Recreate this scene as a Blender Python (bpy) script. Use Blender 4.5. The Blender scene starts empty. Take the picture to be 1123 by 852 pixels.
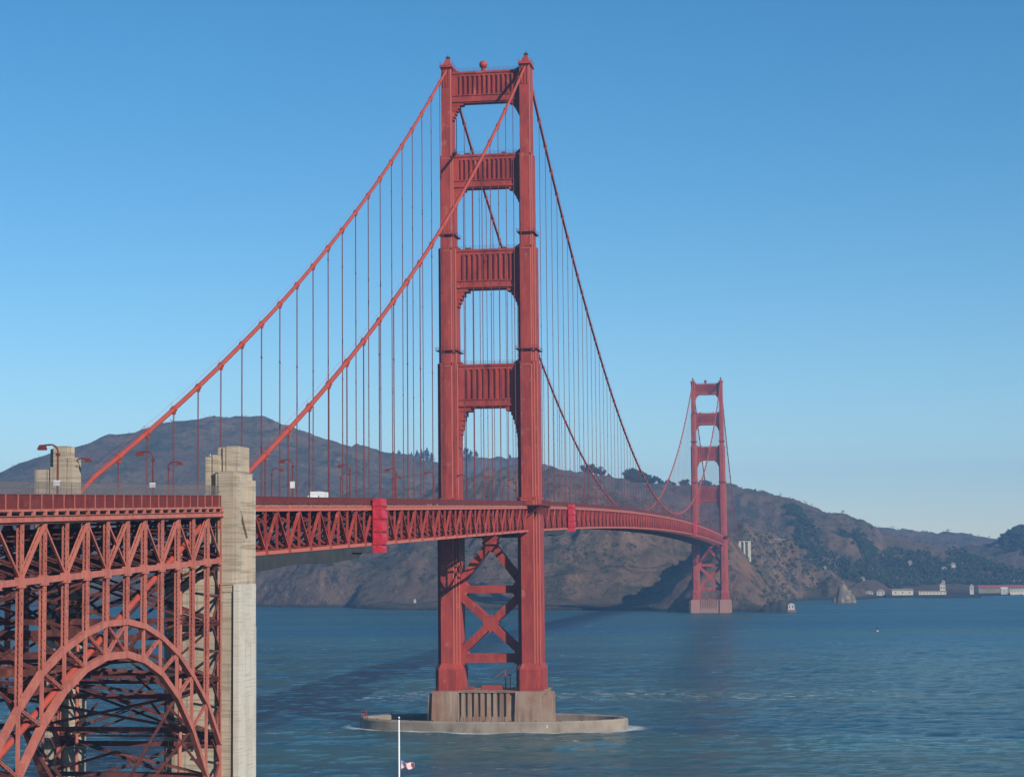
import bpy, math, random
import numpy as np
from mathutils import Vector, Matrix
random.seed(7)
rng = np.random.RandomState(11)
sin, cos, pi = math.sin, math.cos, math.pi
SC = bpy.context.scene
COL = SC.collection

# ------------------------------------------------------------------ camera
YAW, PIT, ROL = 0.15686, 0.084603, -0.009393
cam = bpy.data.cameras.new('camera'); camo = bpy.data.objects.new('camera', cam); COL.objects.link(camo)
F = Vector((-sin(YAW)*cos(PIT), cos(YAW)*cos(PIT), sin(PIT)))
R = Vector((cos(YAW), sin(YAW), 0)); U = R.cross(F)
R2 = R*cos(ROL)+U*sin(ROL); U2 = -R*sin(ROL)+U*cos(ROL)
m = Matrix((( R2.x, U2.x, -F.x, 111.971), (R2.y, U2.y, -F.y, -658.926), (R2.z, U2.z, -F.z, 57.577), (0, 0, 0, 1)))
camo.matrix_world = m
cam.sensor_fit = 'HORIZONTAL'; cam.sensor_width = 36; cam.lens = 69.07
cam.clip_start = 1; cam.clip_end = 40000
SC.camera = camo
# ------------------------------------------------------------------ light
SUN_AZ = math.radians(50)      # from the bridge's south axis towards the east
SUN_EL = math.radians(28.5)
S = Vector((sin(SUN_AZ)*cos(SUN_EL), -cos(SUN_AZ)*cos(SUN_EL), sin(SUN_EL)))
sl = bpy.data.lights.new('sun', 'SUN'); sl.energy = 5.0; sl.angle = math.radians(0.5); sl.color = (1, .93, .84)
so = bpy.data.objects.new('sun', sl); COL.objects.link(so)
so.rotation_euler = (-S).to_track_quat('-Z', 'Y').to_euler(); so.location = (0, -800, 500)
W = bpy.data.worlds.new('World'); SC.world = W; W.use_nodes = True
nt = W.node_tree; bg = nt.nodes['Background']
sky = nt.nodes.new('ShaderNodeTexSky'); sky.sky_type = 'NISHITA'; sky.sun_disc = False
sky.sun_elevation = SUN_EL; sky.sun_rotation = math.atan2(S.x, S.y)
sky.air_density = 1.0; sky.dust_density = 0.1; sky.ozone_density = 3.0; sky.altitude = 1200
hsv = nt.nodes.new('ShaderNodeHueSaturation'); hsv.inputs['Saturation'].default_value = 1.3; hsv.inputs['Hue'].default_value = .492
nt.links.new(sky.outputs[0], hsv.inputs['Color']); nt.links.new(hsv.outputs[0], bg.inputs[0]); bg.inputs[1].default_value = 0.090
SC.view_settings.view_transform = 'Standard'; SC.view_settings.look = 'None'
SC.view_settings.exposure = 0.42; SC.view_settings.gamma = 1; SC.view_settings.use_curve_mapping = False
SC.cycles.max_bounces = 5; SC.cycles.diffuse_bounces = 1; SC.cycles.glossy_bounces = 2
SC.cycles.transparent_max_bounces = 8; SC.cycles.volume_bounces = 0

# ------------------------------------------------------------------ materials
K = .74      # albedo trim for the exposure set above
def mat(name, base, rough=.6, spec=.4, var=None, vscale=1.0, bump=0, bscale=4, stretch=(1, 1, 1), detail=5, lo=.35, hi=.65):
    base = tuple(c*K for c in base); var = [(tuple(q*K for q in c), *r_) for (c, *r_) in (var or [])]
    """principled with a noise blend of base -> var (list of (colour, scale, stretch, lo, hi, factor))"""
    M = bpy.data.materials.new(name); M.use_nodes = True
    t = M.node_tree; b = t.nodes['Principled BSDF']; N = t.nodes.new; L = t.links.new
    b.inputs['Roughness'].default_value = rough; b.inputs['Specular IOR Level'].default_value = spec
    b.inputs['Base Color'].default_value = (*base, 1)
    tc = N('ShaderNodeTexCoord')
    geo = N('ShaderNodeNewGeometry')
    col = None
    for (c, sc, st, l, h, fac) in (var or []):
        mp = N('ShaderNodeMapping'); mp.inputs['Scale'].default_value = st; L(geo.outputs['Position'], mp.inputs[0])
        n = N('ShaderNodeTexNoise'); n.inputs['Scale'].default_value = sc; n.inputs['Detail'].default_value = detail; L(mp.outputs[0], n.inputs[0])
        r = N('ShaderNodeMapRange'); r.inputs[1].default_value = l; r.inputs[2].default_value = h; r.inputs[4].default_value = fac; L(n.outputs[0], r.inputs[0])
        x = N('ShaderNodeMix'); x.data_type = 'RGBA'; L(r.outputs[0], x.inputs[0])
        if col: L(col, x.inputs[6])
        else: x.inputs[6].default_value = (*base, 1)
        x.inputs[7].default_value = (*c, 1); col = x.outputs[2]
    if col: L(col, b.inputs['Base Color'])
    if bump:
        n = N('ShaderNodeTexNoise'); n.inputs['Scale'].default_value = bscale; n.inputs['Detail'].default_value = 6; L(geo.outputs['Position'], n.inputs[0])
        bp = N('ShaderNodeBump'); bp.inputs['Strength'].default_value = 1; bp.inputs['Distance'].default_value = bump; L(n.outputs[0], bp.inputs['Height']); L(bp.outputs[0], b.inputs['Normal'])
    return M

ORANGE = mat('orange_paint', (.40, .058, .041), .55, .18, [((.27, .038, .031), .25, (1, 1, .35), .44, .58, .85), ((.50, .085, .058), 1.3, (1, 1, .12), .5, .75, .6), ((.16, .045, .04), 2.0, (1.5, 1.5, .06), .57, .70, .7), ((.50, .17, .12), .35, (1, 1, .8), .62, .70, .5)], bump=.02, bscale=3)
# riveted plate seams on the tower: horizontal plate joints, real colour of the joint lines
def plates(M, h, w=.05, dark=(.24, .04, .032), k=.55):
    t = M.node_tree; N = t.nodes.new; L = t.links.new; b = t.nodes['Principled BSDF']
    src = b.inputs['Base Color'].links[0].from_socket
    g = N('ShaderNodeNewGeometry'); s = N('ShaderNodeSeparateXYZ'); L(g.outputs['Position'], s.inputs[0])
    d = N('ShaderNodeMath'); d.operation = 'DIVIDE'; d.inputs[1].default_value = h; L(s.outputs[2], d.inputs[0])
    f = N('ShaderNodeMath'); f.operation = 'FRACT'; L(d.outputs[0], f.inputs[0])
    c = N('ShaderNodeMath'); c.operation = 'LESS_THAN'; c.inputs[1].default_value = w; L(f.outputs[0], c.inputs[0])
    q = N('ShaderNodeMath'); q.operation = 'MULTIPLY'; q.inputs[1].default_value = k; L(c.outputs[0], q.inputs[0])
    x = N('ShaderNodeMix'); x.data_type = 'RGBA'; L(q.outputs[0], x.inputs[0]); L(src, x.inputs[6]); x.inputs[7].default_value = (*dark, 1)
    L(x.outputs[2], b.inputs['Base Color'])
TOWERP = ORANGE.copy(); TOWERP.name = 'tower_paint'; plates(TOWERP, 3.3, .07); DECKU = mat('dark_deck_paint', (.24, .05, .038), .65, .25, [((.15, .035, .03), .4, (1, 1, .4), .42, .6, .8)])  # DECKU: darker paint for the floor beams under the deck
CABLEP = mat('cable_paint', (.47, .08, .05), .55, .2, [((.34, .07, .05), .5, (1, 1, 1), .4, .6, .6)])
EDGEP = mat('highlight_edge_paint', (.55, .145, .10), .6, .3)  # sun highlight on the leg edges put into the colour; chords share it
STEELM = mat('galvanised_wire', (.16, .13, .13), .6, .3)
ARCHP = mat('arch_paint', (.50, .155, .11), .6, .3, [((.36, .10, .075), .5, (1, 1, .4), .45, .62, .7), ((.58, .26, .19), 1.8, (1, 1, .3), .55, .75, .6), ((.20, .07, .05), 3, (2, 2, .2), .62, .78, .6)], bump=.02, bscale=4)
ARCHD = mat('shaded_arch_paint', (.16, .045, .036), .7, .2, [((.07, .028, .026), .5, (1, 1, .4), .42, .6, .8), ((.30, .10, .07), 1.5, (1, 1, .3), .55, .72, .6)], bump=.02, bscale=4)  # darker arch paint for inner bracing, interior shade put into the colour
RAILP = mat('railing_paint', (.19, .036, .033), .6, .25, [((.13, .027, .027), .6, (1, 1, 1), .45, .6, .6)])
TARPR = mat('red_tarpaulin', (.62, .03, .05), .5, .4, [((.50, .02, .04), 1.2, (1, 1, .5), .4, .6, .8)], bump=.25, bscale=.9)
NETM = mat('dark_netting', (.045, .05, .055), .9, .1, [((.06, .065, .07), .3, (1, 1, 1), .4, .6, .8)])
CONC = mat('board_marked_concrete', (.53, .44, .33), .85, .2, [((.42, .34, .245), .12, (1, 1, 1), .42, .58, .9), ((.31, .25, .18), .9, (.12, .12, 3.0), .5, .6, .8), ((.22, .18, .135), .8, (1.4, 1.4, .06), .56, .68, .75)], bump=.05, bscale=1.5)
CONCN = mat('pale_concrete', (.60, .56, .47), .85, .2, [((.52, .46, .37), .25, (1, 1, .5), .45, .58, .8), ((.42, .37, .30), 1.2, (.15, .15, 3.0), .54, .64, .7), ((.36, .31, .25), .9, (1.5, 1.5, .06), .58, .7, .6)], bump=.04, bscale=1.5)
plates(CONC, 2.4, .04, (.24, .20, .15), .25); plates(CONCN, 1.6, .05, (.4, .36, .3), .25)
PIERN = mat('stained_pier_concrete', (.40, .19, .14), .9, .2, [((.30, .20, .14), .3, (1, 1, .3), .45, .6, .7)])
PIERC = mat('pier_concrete', (.30, .165, .11), .9, .2, [((.36, .27, .20), .15, (1, 1, 1), .4, .6, .8), ((.20, .12, .085), .5, (1.2, 1.2, .07), .5, .68, .8), ((.50, .40, .30), .55, (1.6, 1.6, .06), .6, .72, .7), ((.42, .17, .09), .7, (1.5, 1.5, .09), .66, .78, .6)], bump=.08, bscale=1)
FENDC = mat('fender_concrete', (.25, .20, .15), .9, .2, [((.34, .28, .22), .2, (1, 1, 1), .4, .6, .8), ((.15, .115, .09), .5, (.6, .6, .25), .55, .7, .7)], bump=.08, bscale=1)
DARKM = mat('dark_steel', (.06, .035, .035), .6, .3)
ASPH = mat('asphalt', (.055, .055, .057), .9, .2, [((.08, .08, .08), .6, (1, 1, 1), .4, .6, .7)])
DULLW = mat('weathered_white', (.58, .56, .51), .8, .2, [((.36, .34, .30), .3, (1, 1, 1), .4, .6, .7)])
WHITE = mat('white_paint', (.78, .78, .76), .5, .4, [((.68, .68, .66), 1, (1, 1, 1), .4, .6, .6)])
CREAM = mat('cream_wall', (.62, .55, .42), .8, .2, [((.68, .6, .46), .3, (1, 1, 1), .4, .6, .6)])
REDROOF = mat('red_roof', (.30, .085, .06), .8, .2, [((.24, .07, .05), .4, (1, 1, 1), .4, .6, .7)])
BROWNROOF = mat('brown_roof', (.30, .22, .17), .8, .2)
GLASSD = mat('dark_window', (.04, .05, .06), .15, .6)
RUBBER = mat('rubber', (.02, .02, .02), .8, .2)
SILVER = mat('silver_car_paint', (.55, .56, .58), .3, .6)
BLUEC = mat('blue_car_paint', (.05, .10, .28), .3, .6)
DARKC = mat('dark_car_paint', (.04, .045, .05), .3, .6)
ROCKM = mat('sea_rock', (.21, .165, .12), .95, .15, [((.15, .12, .095), .16, (1, 1, 1), .42, .58, .9), ((.36, .31, .25), .35, (1, 1, .6), .58, .7, .8)], bump=.8, bscale=.35)
ROCKD = mat('dark_wet_rock', (.025, .024, .03), .9, .2, [((.05, .045, .045), .4, (1, 1, 1), .45, .6, .8)], bump=.4, bscale=.5)
FOL = mat('dark_foliage', (.028, .042, .026), .9, .1, [((.05, .062, .034), .12, (1, 1, 1), .42, .6, .9)])
FOL2 = mat('grey_green_foliage', (.05, .065, .042), .9, .1, [((.075, .08, .05), .12, (1, 1, 1), .42, .6, .9)])
BARK = mat('bark', (.10, .07, .05), .9, .1)
POLEW = mat('white_pole_paint', (.8, .8, .8), .4, .4)
BRICK = mat('old_brick', (.26, .12, .085), .9, .2)

def flag_material():
    M = bpy.data.materials.new('flag_cloth'); M.use_nodes = True
    t = M.node_tree; b = t.nodes['Principled BSDF']; N = t.nodes.new; L = t.links.new
    b.inputs['Roughness'].default_value = .8
    uv = N('ShaderNodeTexCoord'); s = N('ShaderNodeSeparateXYZ'); L(uv.outputs['UV'], s.inputs[0])
    def m_(op, a, bb):
        n = N('ShaderNodeMath'); n.operation = op
        for i, v in enumerate((a, bb)):
            if v is None: continue
            if isinstance(v, (int, float)): n.inputs[i].default_value = v
            else: L(v, n.inputs[i])
        return n.outputs[0]
    stripe = m_('LESS_THAN', m_('FRACT', m_('ADD', m_('MULTIPLY', s.outputs[1], 6.5), 0.0), None), .5)
    x = N('ShaderNodeMix'); x.data_type = 'RGBA'; L(stripe, x.inputs[0]); x.inputs[6].default_value = (.6, .55, .56, 1); x.inputs[7].default_value = (.55, .16, .17, 1)
    can = m_('MULTIPLY', m_('LESS_THAN', s.outputs[0], .4), m_('GREATER_THAN', s.outputs[1], .46))
    y = N('ShaderNodeMix'); y.data_type = 'RGBA'; L(can, y.inputs[0]); L(x.outputs[2], y.inputs[6]); y.inputs[7].default_value = (.2, .2, .34, 1)
    v = N('ShaderNodeTexVoronoi'); v.inputs['Scale'].default_value = 14; L(uv.outputs['UV'], v.inputs[0])
    st = m_('MULTIPLY', m_('LESS_THAN', v.outputs['Distance'], .22), can)
    z = N('ShaderNodeMix'); z.data_type = 'RGBA'; L(st, z.inputs[0]); L(y.outputs[2], z.inputs[6]); z.inputs[7].default_value = (.8, .8, .8, 1)
    L(z.outputs[2], b.inputs['Base Color'])
    return M

# ------------------------------------------------------------------ mesh helper
class MB:
    def __init__(s): s.v = []; s.f = []
    def add(s, vs, fs):
        o = len(s.v); s.v += [tuple(v) for v in vs]; s.f += [tuple(i+o for i in f) for f in fs]; return s
    def box(s, x0, x1, y0, y1, z0, z1, tx=0, ty=0):
        # tx, ty: inset of the top
        v = [(x0, y0, z0), (x1, y0, z0), (x1, y1, z0), (x0, y1, z0), (x0+tx, y0+ty, z1), (x1-tx, y0+ty, z1), (x1-tx, y1-ty, z1), (x0+tx, y1-ty, z1)]
        return s.add(v, [(0, 3, 2, 1), (4, 5, 6, 7), (0, 1, 5, 4), (1, 2, 6, 5), (2, 3, 7, 6), (3, 0, 4, 7)])
    def beam(s, a, b, w, h, up=(0, 0, 1)):
        a = Vector(a); b = Vector(b); d = (b-a).normalized(); up = Vector(up)
        if abs(d.dot(up)) > .98: up = Vector((0, 1, 0))
        r = d.cross(up).normalized(); u = r.cross(d)
        vs = [p + r*sx*w/2 + u*sz*h/2 for p in (a, b) for sx, sz in ((-1, -1), (1, -1), (1, 1), (-1, 1))]
        return s.add(vs, [(0, 1, 2, 3), (7, 6, 5, 4), (0, 4, 5, 1), (1, 5, 6, 2), (2, 6, 7, 3), (3, 7, 4, 0)])
    def tube(s, pts, r, n=6, cap=True):
        pts = [Vector(p) for p in pts]; rs = r if isinstance(r, (list, tuple)) else [r]*len(pts)
        vs = []; fs = []
        for i, p in enumerate(pts):
            d = (pts[min(i+1, len(pts)-1)]-pts[max(i-1, 0)]).normalized()
            up = Vector((0, 0, 1)) if abs(d.z) < .95 else Vector((0, 1, 0))
            a = d.cross(up).normalized(); b = a.cross(d)
            for k in range(n):
                t = 2*pi*k/n; vs.append(p+a*cos(t)*rs[i]+b*sin(t)*rs[i])
        for i in range(len(pts)-1):
            for k in range(n):
                fs.append((i*n+k, i*n+(k+1) % n, (i+1)*n+(k+1) % n, (i+1)*n+k))
        if cap: fs.append(tuple(range(n))[::-1]); fs.append(tuple(range((len(pts)-1)*n, len(pts)*n)))
        return s.add(vs, fs)
    def prism(s, poly, a, b, axis='y'):
        # polygon in (u, z) extruded along axis
        n = len(poly)
        g = (lambda p, t: (p[0], t, p[1])) if axis == 'y' else ((lambda p, t: (t, p[0], p[1])) if axis == 'x' else (lambda p, t: (p[0], p[1], t)))
        vs = [g(p, a) for p in poly]+[g(p, b) for p in poly]
        fs = [tuple(range(n)), tuple(range(2*n-1, n-1, -1))]+[(i, i+n, (i+1) % n+n, (i+1) % n) for i in range(n)]
        return s.add(vs, fs)
    def sphere(s, c, r, nu=12, nv=8, sc=(1, 1, 1)):
        vs = [(c[0], c[1], c[2]-r*sc[2])]
        for j in range(1, nv):
            t = pi*j/nv
            for i in range(nu):
                a = 2*pi*i/nu; vs.append((c[0]+r*sc[0]*sin(t)*cos(a), c[1]+r*sc[1]*sin(t)*sin(a), c[2]-r*sc[2]*cos(t)))
        vs.append((c[0], c[1], c[2]+r*sc[2])); fs = []
        for i in range(nu):
            fs.append((0, 1+(i+1) % nu, 1+i)); k = 1+(nv-2)*nu; fs.append((len(vs)-1, k+i, k+(i+1) % nu))
        for j in range(nv-2):
            for i in range(nu):
                a = 1+j*nu; fs.append((a+i, a+(i+1) % nu, a+nu+(i+1) % nu, a+nu+i))
        return s.add(vs, fs)
    def lattice(s, a, b, w, h, t=.12, pitch=1.4, up=(0, 0, 1)):
        """laced member: 4 corner angles and zig-zag lacing on all four faces"""
        a = Vector(a); b = Vector(b); d = b-a; Ln = d.length; d = d/Ln; up = Vector(up)
        if abs(d.dot(up)) > .98: up = Vector((0, 1, 0))
        r = d.cross(up).normalized(); u = r.cross(d)
        n = max(1, int(Ln/pitch))
        C4 = [(-1, -1), (1, -1), (1, 1), (-1, 1)]
        for sx, sz in C4:
            o = r*sx*(w/2-t/2)+u*sz*(h/2-t/2); s.beam(a+o, b+o, t*1.5, t*1.5, u)
        for q in range(4):
            c0, c1 = C4[q], C4[(q+1) % 4]
            for i in range(n):
                p0 = a+d*Ln*i/n; p1 = a+d*Ln*(i+1)/n
                A, B = (c0, c1) if i % 2 == 0 else (c1, c0)
                s.beam(p0+r*A[0]*(w/2-.03)+u*A[1]*(h/2-.03), p1+r*B[0]*(w/2-.03)+u*B[1]*(h/2-.03), t*.8, t*.4, u if q % 2 else r)
        return s
    def build(s, name, material, parent=None, smooth=False):
        me = bpy.data.meshes.new(name); me.from_pydata(s.v, [], s.f); me.update()
        if material: me.materials.append(material)
        if smooth:
            for p in me.polygons: p.use_smooth = True
        o = bpy.data.objects.new(name, me); COL.objects.link(o)
        if parent:
            o.parent = parent
        return o
def tag(o, label=None, cat=None, group=None, kind=None):
    if label: o['label'] = label
    if cat: o['category'] = cat
    if group: o['group'] = group
    if kind: o['kind'] = kind
    return o
def empty(name, loc=(0, 0, 0), label=None, cat=None, group=None, rz=0, parent=None):
    o = bpy.data.objects.new(name, None); COL.objects.link(o); o.location = loc; o.rotation_euler = (0, 0, rz)
    o.empty_display_size = .5
    if parent: o.parent = parent
    return tag(o, label, cat, group)
KIDS = {}
def copy_tree(o, parent=None):
    c = o.copy(); COL.objects.link(c)
    if parent: c.parent = parent
    for ch in list(o.children): copy_tree(ch, c)
    return c
def lerp(a, b, t): return a+(b-a)*t

# ------------------------------------------------------------------ noise for the terrain
def _hash(ix, iy, seed):
    h = (ix*374761393 + iy*668265263 + seed*974634777) & 0xffffffff
    h = ((h ^ (h >> 13))*1274126177) & 0xffffffff
    return ((h ^ (h >> 16)) & 0xffff)/65535.0
def vnoise(x, y, seed=0):
    ix = np.floor(x).astype(np.int64); iy = np.floor(y).astype(np.int64); fx = x-ix; fy = y-iy
    fx = fx*fx*fx*(fx*(fx*6-15)+10); fy = fy*fy*fy*(fy*(fy*6-15)+10)
    a = _hash(ix, iy, seed); b = _hash(ix+1, iy, seed); c = _hash(ix, iy+1, seed); d = _hash(ix+1, iy+1, seed)
    return (a*(1-fx)+b*fx)*(1-fy)+(c*(1-fx)+d*fx)*fy
def fbm(x, y, s, oct=5, seed=0, ridged=False):
    t = 0; amp = 1; tot = 0
    for o in range(oct):
        n = vnoise(x/s+o*17.3, y/s+o*9.1, seed+o)*2-1
        if ridged: n = 1-2*abs(n)
        t = t+n*amp; tot += amp; amp *= .5; s /= 2.03
    return t/tot

SHORE = [(-6000, 2600), (-2500, 1950), (-1500, 1800), (-1000, 1700), (-760, 1640), (-563, 1600), (-496, 1560), (-430, 1545), (-380, 1450), (-340, 1418), (-297, 1405), (-242, 1402), (-186, 1392), (-137, 1374), (-100, 1360), (-66, 1356), (-46, 1340),
         (-44, 1312), (-38, 1288), (-24, 1286), (-14, 1304), (22, 1304), (42, 1296), (56, 1292), (64, 1330), (71, 1420), (68, 1600), (70, 1720), (90, 1772), (148, 1775), (172, 1835), (190, 1880), (287, 1900), (367, 1992), (460, 1990), (900, 2100), (6000, 2500)]
RIDGES = [
 (.33, [(-1900, 2350, 60), (-1330, 2420, 163), (-1250, 2456, 201), (-1168, 2491, 227), (-1098, 2518, 252), (-1041, 2539, 275), (-969, 2565, 294), (-911, 2584, 300), (-851, 2602, 299), (-806, 2615, 285), (-754, 2629, 258), (-662, 2652, 251), (-624, 2660, 230), (-563, 2673, 179), (-480, 2690, 130)]),
 (.30, [(-1000, 3500, 250), (-877, 3526, 262), (-799, 3543, 266), (-721, 3560, 266), (-643, 3574, 268), (-564, 3588, 268), (-485, 3599, 250)]),
 (.32, [(-376, 2403, 205), (-319, 2411, 199), (-262, 2418, 189), (-176, 2428, 173), (-119, 2432, 166), (-34, 2438, 165), (8, 2439, 153), (64, 2441, 124), (106, 2450, 96), (140, 2520, 40)]),
 (.16, [(0, 3642, 138), (65, 3641, 134), (103, 3641, 125), (200, 3640, 110), (267, 3638, 96), (301, 3637, 86), (353, 3634, 98), (409, 3631, 92), (475, 3626, 84), (577, 3616, 83), (1200, 3600, 90)]),
 (.30, [(391, 2830, 46), (415, 2828, 62), (430, 2827, 72), (450, 2825, 82), (506, 2819, 98), (566, 2812, 104), (900, 2800, 130)]),
 (.55, [(-600, 1900, 120), (-363, 1745, 136), (-318, 1753, 146), (-273, 1761, 152), (-229, 1767, 152), (-195, 1772, 147), (-156, 1776, 127), (-122, 1780, 114)]),
 (.42, [(-10, 1788, 73), (6, 1789, 74), (68, 1791, 72), (106, 1791, 40), (140, 1791, 12)]),
 (1.15, [(2, 1325, 28), (6, 1350, 46), (4, 1385, 64), (0, 1420, 66), (-8, 1520, 58), (-24, 1620, 60), (-20, 1788, 68)]),
 (.5, [(-122, 1780, 114), (-10, 1788, 73)]),
 (.45, [(-563, 2673, 179), (-600, 2300, 150), (-600, 1900, 120)]),
 (.22, [(180, 2950, 45), (300, 2900, 34), (420, 2800, 30)]),
]
def seg_dist(X, Y, a, b):
    dx, dy = b[0]-a[0], b[1]-a[1]; L2 = dx*dx+dy*dy
    t = np.clip(((X-a[0])*dx+(Y-a[1])*dy)/L2, 0, 1)
    return np.hypot(X-(a[0]+t*dx), Y-(a[1]+t*dy)), t
def height(X, Y):
    X = np.asarray(X, float); Y = np.asarray(Y, float)
    wx = X+fbm(X, Y, 130, 4, 5)*22; wy = Y+fbm(X, Y, 130, 4, 25)*22
    h = np.full(X.shape, 3.0)
    for (sl_, rd), low in zip(RIDGES, (7, 2, 10, 9, 0, 3, 0, 0, 3, 3, 3)):
        best = np.full(X.shape, -1e9)
        for a, b in zip(rd[:-1], rd[1:]):
            d, t = seg_dist(wx if sl_ < .9 else X, wy if sl_ < .9 else Y, a, b)
            best = np.maximum(best, a[2]+(b[2]-a[2])*t-sl_*(np.sqrt(d*d+144)-12)-low)
        k = 10.0
        mx = np.maximum(h, best); h = mx+k*np.exp(-np.abs(h-best)/k)*.35*(best > -40)
    # coast
    d = np.full(X.shape, 1e9); below = np.zeros(X.shape, bool)
    for a, b in zip(SHORE[:-1], SHORE[1:]):
        dd, t = seg_dist(X, Y, a, b); d = np.minimum(d, dd)
        inside = (X >= a[0]) & (X < b[0]) if b[0] > a[0] else (X >= b[0]) & (X < a[0])
        yl = a[1]+(b[1]-a[1])*(X-a[0])/(b[0]-a[0]) if b[0] != a[0] else a[1]
        below ^= inside & (Y < yl)
    sd = np.where(below, -d, d)
    sd = sd+fbm(X, Y, 40, 4, 61)*7
    cliff = np.where(X < 80, 1.5, .35); flat = 1.2+np.clip(sd, 0, 330)*.03+np.clip(sd-330, 0, 1e9)*.42
    w = np.clip((X-120)/80, 0, 1)
    cap = np.where(sd > 0, (1.2+sd*cliff)*(1-w)+flat*w, 1.2+sd*.5)
    g = np.clip(h/60, 0, 1)
    gul = fbm(X+fbm(X, Y, 60, 3, 9)*25, Y, 80, 6, 40, True)
    near = np.clip((2000-Y)/150, 0, 1)
    h2 = h + gul*13*g + fbm(X, Y, 26, 5, 77, True)*5.5*np.clip(h/25, 0, 1) + near*g*fbm(X+fbm(X, Y, 50, 3, 13)*18, Y*.35, 48, 6, 131, True)*12
    cap = cap + np.clip(sd, 0, 40)/40*fbm(X+fbm(X, Y, 40, 3, 3)*12, Y*.3, 34, 6, 91, True)*17*(X < 160)
    out = np.minimum(h2, cap)
    k = 6; out = out - k*np.exp(-np.abs(h2-cap)/k)*.3*(sd > 4)
    return np.maximum(out, -6)

def terrain():
    def ax(parts):
        r = []
        for a, b, st in parts: r += list(np.arange(a, b, st))
        return np.array(r)
    xs = ax([(-4500, -1500, 60), (-1500, -700, 12), (-700, 200, 3.4), (200, 620, 8), (620, 4000, 60)])
    ys = ax([(1225, 1500, 3), (1500, 1900, 5), (1900, 2900, 12), (2900, 4200, 25), (4200, 5200, 90)])
    X, Y = np.meshgrid(xs, ys); Z = height(X, Y)
    nx, ny = len(xs), len(ys)
    v = np.stack([X.ravel(), Y.ravel(), Z.ravel()], 1)
    i = np.arange(ny-1)[:, None]*nx+np.arange(nx-1)[None, :]
    f = np.stack([i, i+1, i+nx+1, i+nx], -1).reshape(-1, 4)
    zz = Z.ravel(); keep = zz[f].max(1) > -4
    me = bpy.data.meshes.new('hills'); me.from_pydata(v.tolist(), [], f[keep].tolist()); me.update()
    me.polygons.foreach_set('use_smooth', [True]*len(me.polygons))
    o = bpy.data.objects.new('hills', me); COL.objects.link(o); o['kind'] = 'structure'
    M = bpy.data.materials.new('hill_ground'); M.use_nodes = True; t = M.node_tree; b = t.nodes['Principled BSDF']; N = t.nodes.new; L = t.links.new
    b.inputs['Roughness'].default_value = .95; b.inputs['Specular IOR Level'].default_value = .1
    g = N('ShaderNodeNewGeometry')
    def noise(sc, det=6, st=(1, 1, 1), rough=.6):
        mp = N('ShaderNodeMapping'); mp.inputs['Scale'].default_value = st; L(g.outputs['Position'], mp.inputs[0])
        n = N('ShaderNodeTexNoise'); n.inputs['Scale'].default_value = sc; n.inputs['Detail'].default_value = det; n.inputs['Roughness'].default_value = rough; L(mp.outputs[0], n.inputs[0]); return n.outputs[0]
    def rng_(s_, a, b_, f=1): 
        r = N('ShaderNodeMapRange'); r.inputs[1].default_value = a; r.inputs[2].default_value = b_; r.inputs[4].default_value = f; L(s_, r.inputs[0]); return r.outputs[0]
    def mix(fac, a, c):
        x = N('ShaderNodeMix'); x.data_type = 'RGBA'; L(fac, x.inputs[0])
        if isinstance(a, tuple): x.inputs[6].default_value = (*a, 1)
        else: L(a, x.inputs[6])
        if isinstance(c, tuple): x.inputs[7].default_value = (*c, 1)
        else: L(c, x.inputs[7])
        return x.outputs[2]
    sp = N('ShaderNodeSeparateXYZ'); L(g.outputs['Normal'], sp.inputs[0]); sz = N('ShaderNodeSeparateXYZ'); L(g.outputs['Position'], sz.inputs[0])
    grass = mix(rng_(noise(.006), .42, .6), (0.0816, 0.0515, 0.0344), (0.1173, 0.0773, 0.0508))
    grass = mix(rng_(noise(.02, 8), .45, .62), grass, (0.0694, 0.0506, 0.0328))
    grass = mix(rng_(noise(.012, 12, rough=.78), .52, .57, .85), grass, (0.0306, 0.0313, 0.0205))       # scrub
    grass = mix(rng_(noise(.05, 10, rough=.8), .55, .59, .85), grass, (0.0245, 0.0276, 0.0180))
    grass = mix(rng_(noise(.09, 10, rough=.8), .57, .64, .5), grass, (0.1734, 0.1242, 0.0779))
    rock = mix(rng_(noise(.03, 10, (1, 1, .5), .7), .38, .62), (0.0510, 0.0331, 0.0271), (0.1479, 0.0920, 0.0607))
    rock = mix(rng_(noise(.009, 4), .55, .66, .8), rock, (0.1530, 0.0754, 0.0476))
    rock = mix(rng_(noise(.05, 12, (1, 1, .5), .8), .53, .57, .9), rock, (0.0265, 0.0230, 0.0197))
    rock = mix(rng_(noise(.16, 10, (1, 1, .5), .8), .56, .64, .6), rock, (0.2142, 0.1518, 0.0984))
    inv = N('ShaderNodeMath'); inv.operation = 'SUBTRACT'; inv.inputs[0].default_value = 1; L(sp.outputs[2], inv.inputs[1])
    slope = rng_(inv.outputs[0], .17, .34)
    c = mix(slope, grass, rock)
    lowb = rng_(sz.outputs[2], 4.5, 1.5)
    c = mix(lowb, c, (0.0265, 0.0221, 0.0180))
    L(c, b.inputs['Base Color'])
    bp = N('ShaderNodeBump'); bp.inputs['Distance'].default_value = 9; bp.inputs['Strength'].default_value = .9; L(noise(.045, 10, rough=.68), bp.inputs['Height']); L(bp.outputs[0], b.inputs['Normal'])
    me.materials.append(M)
    return o
terrain()

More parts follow.
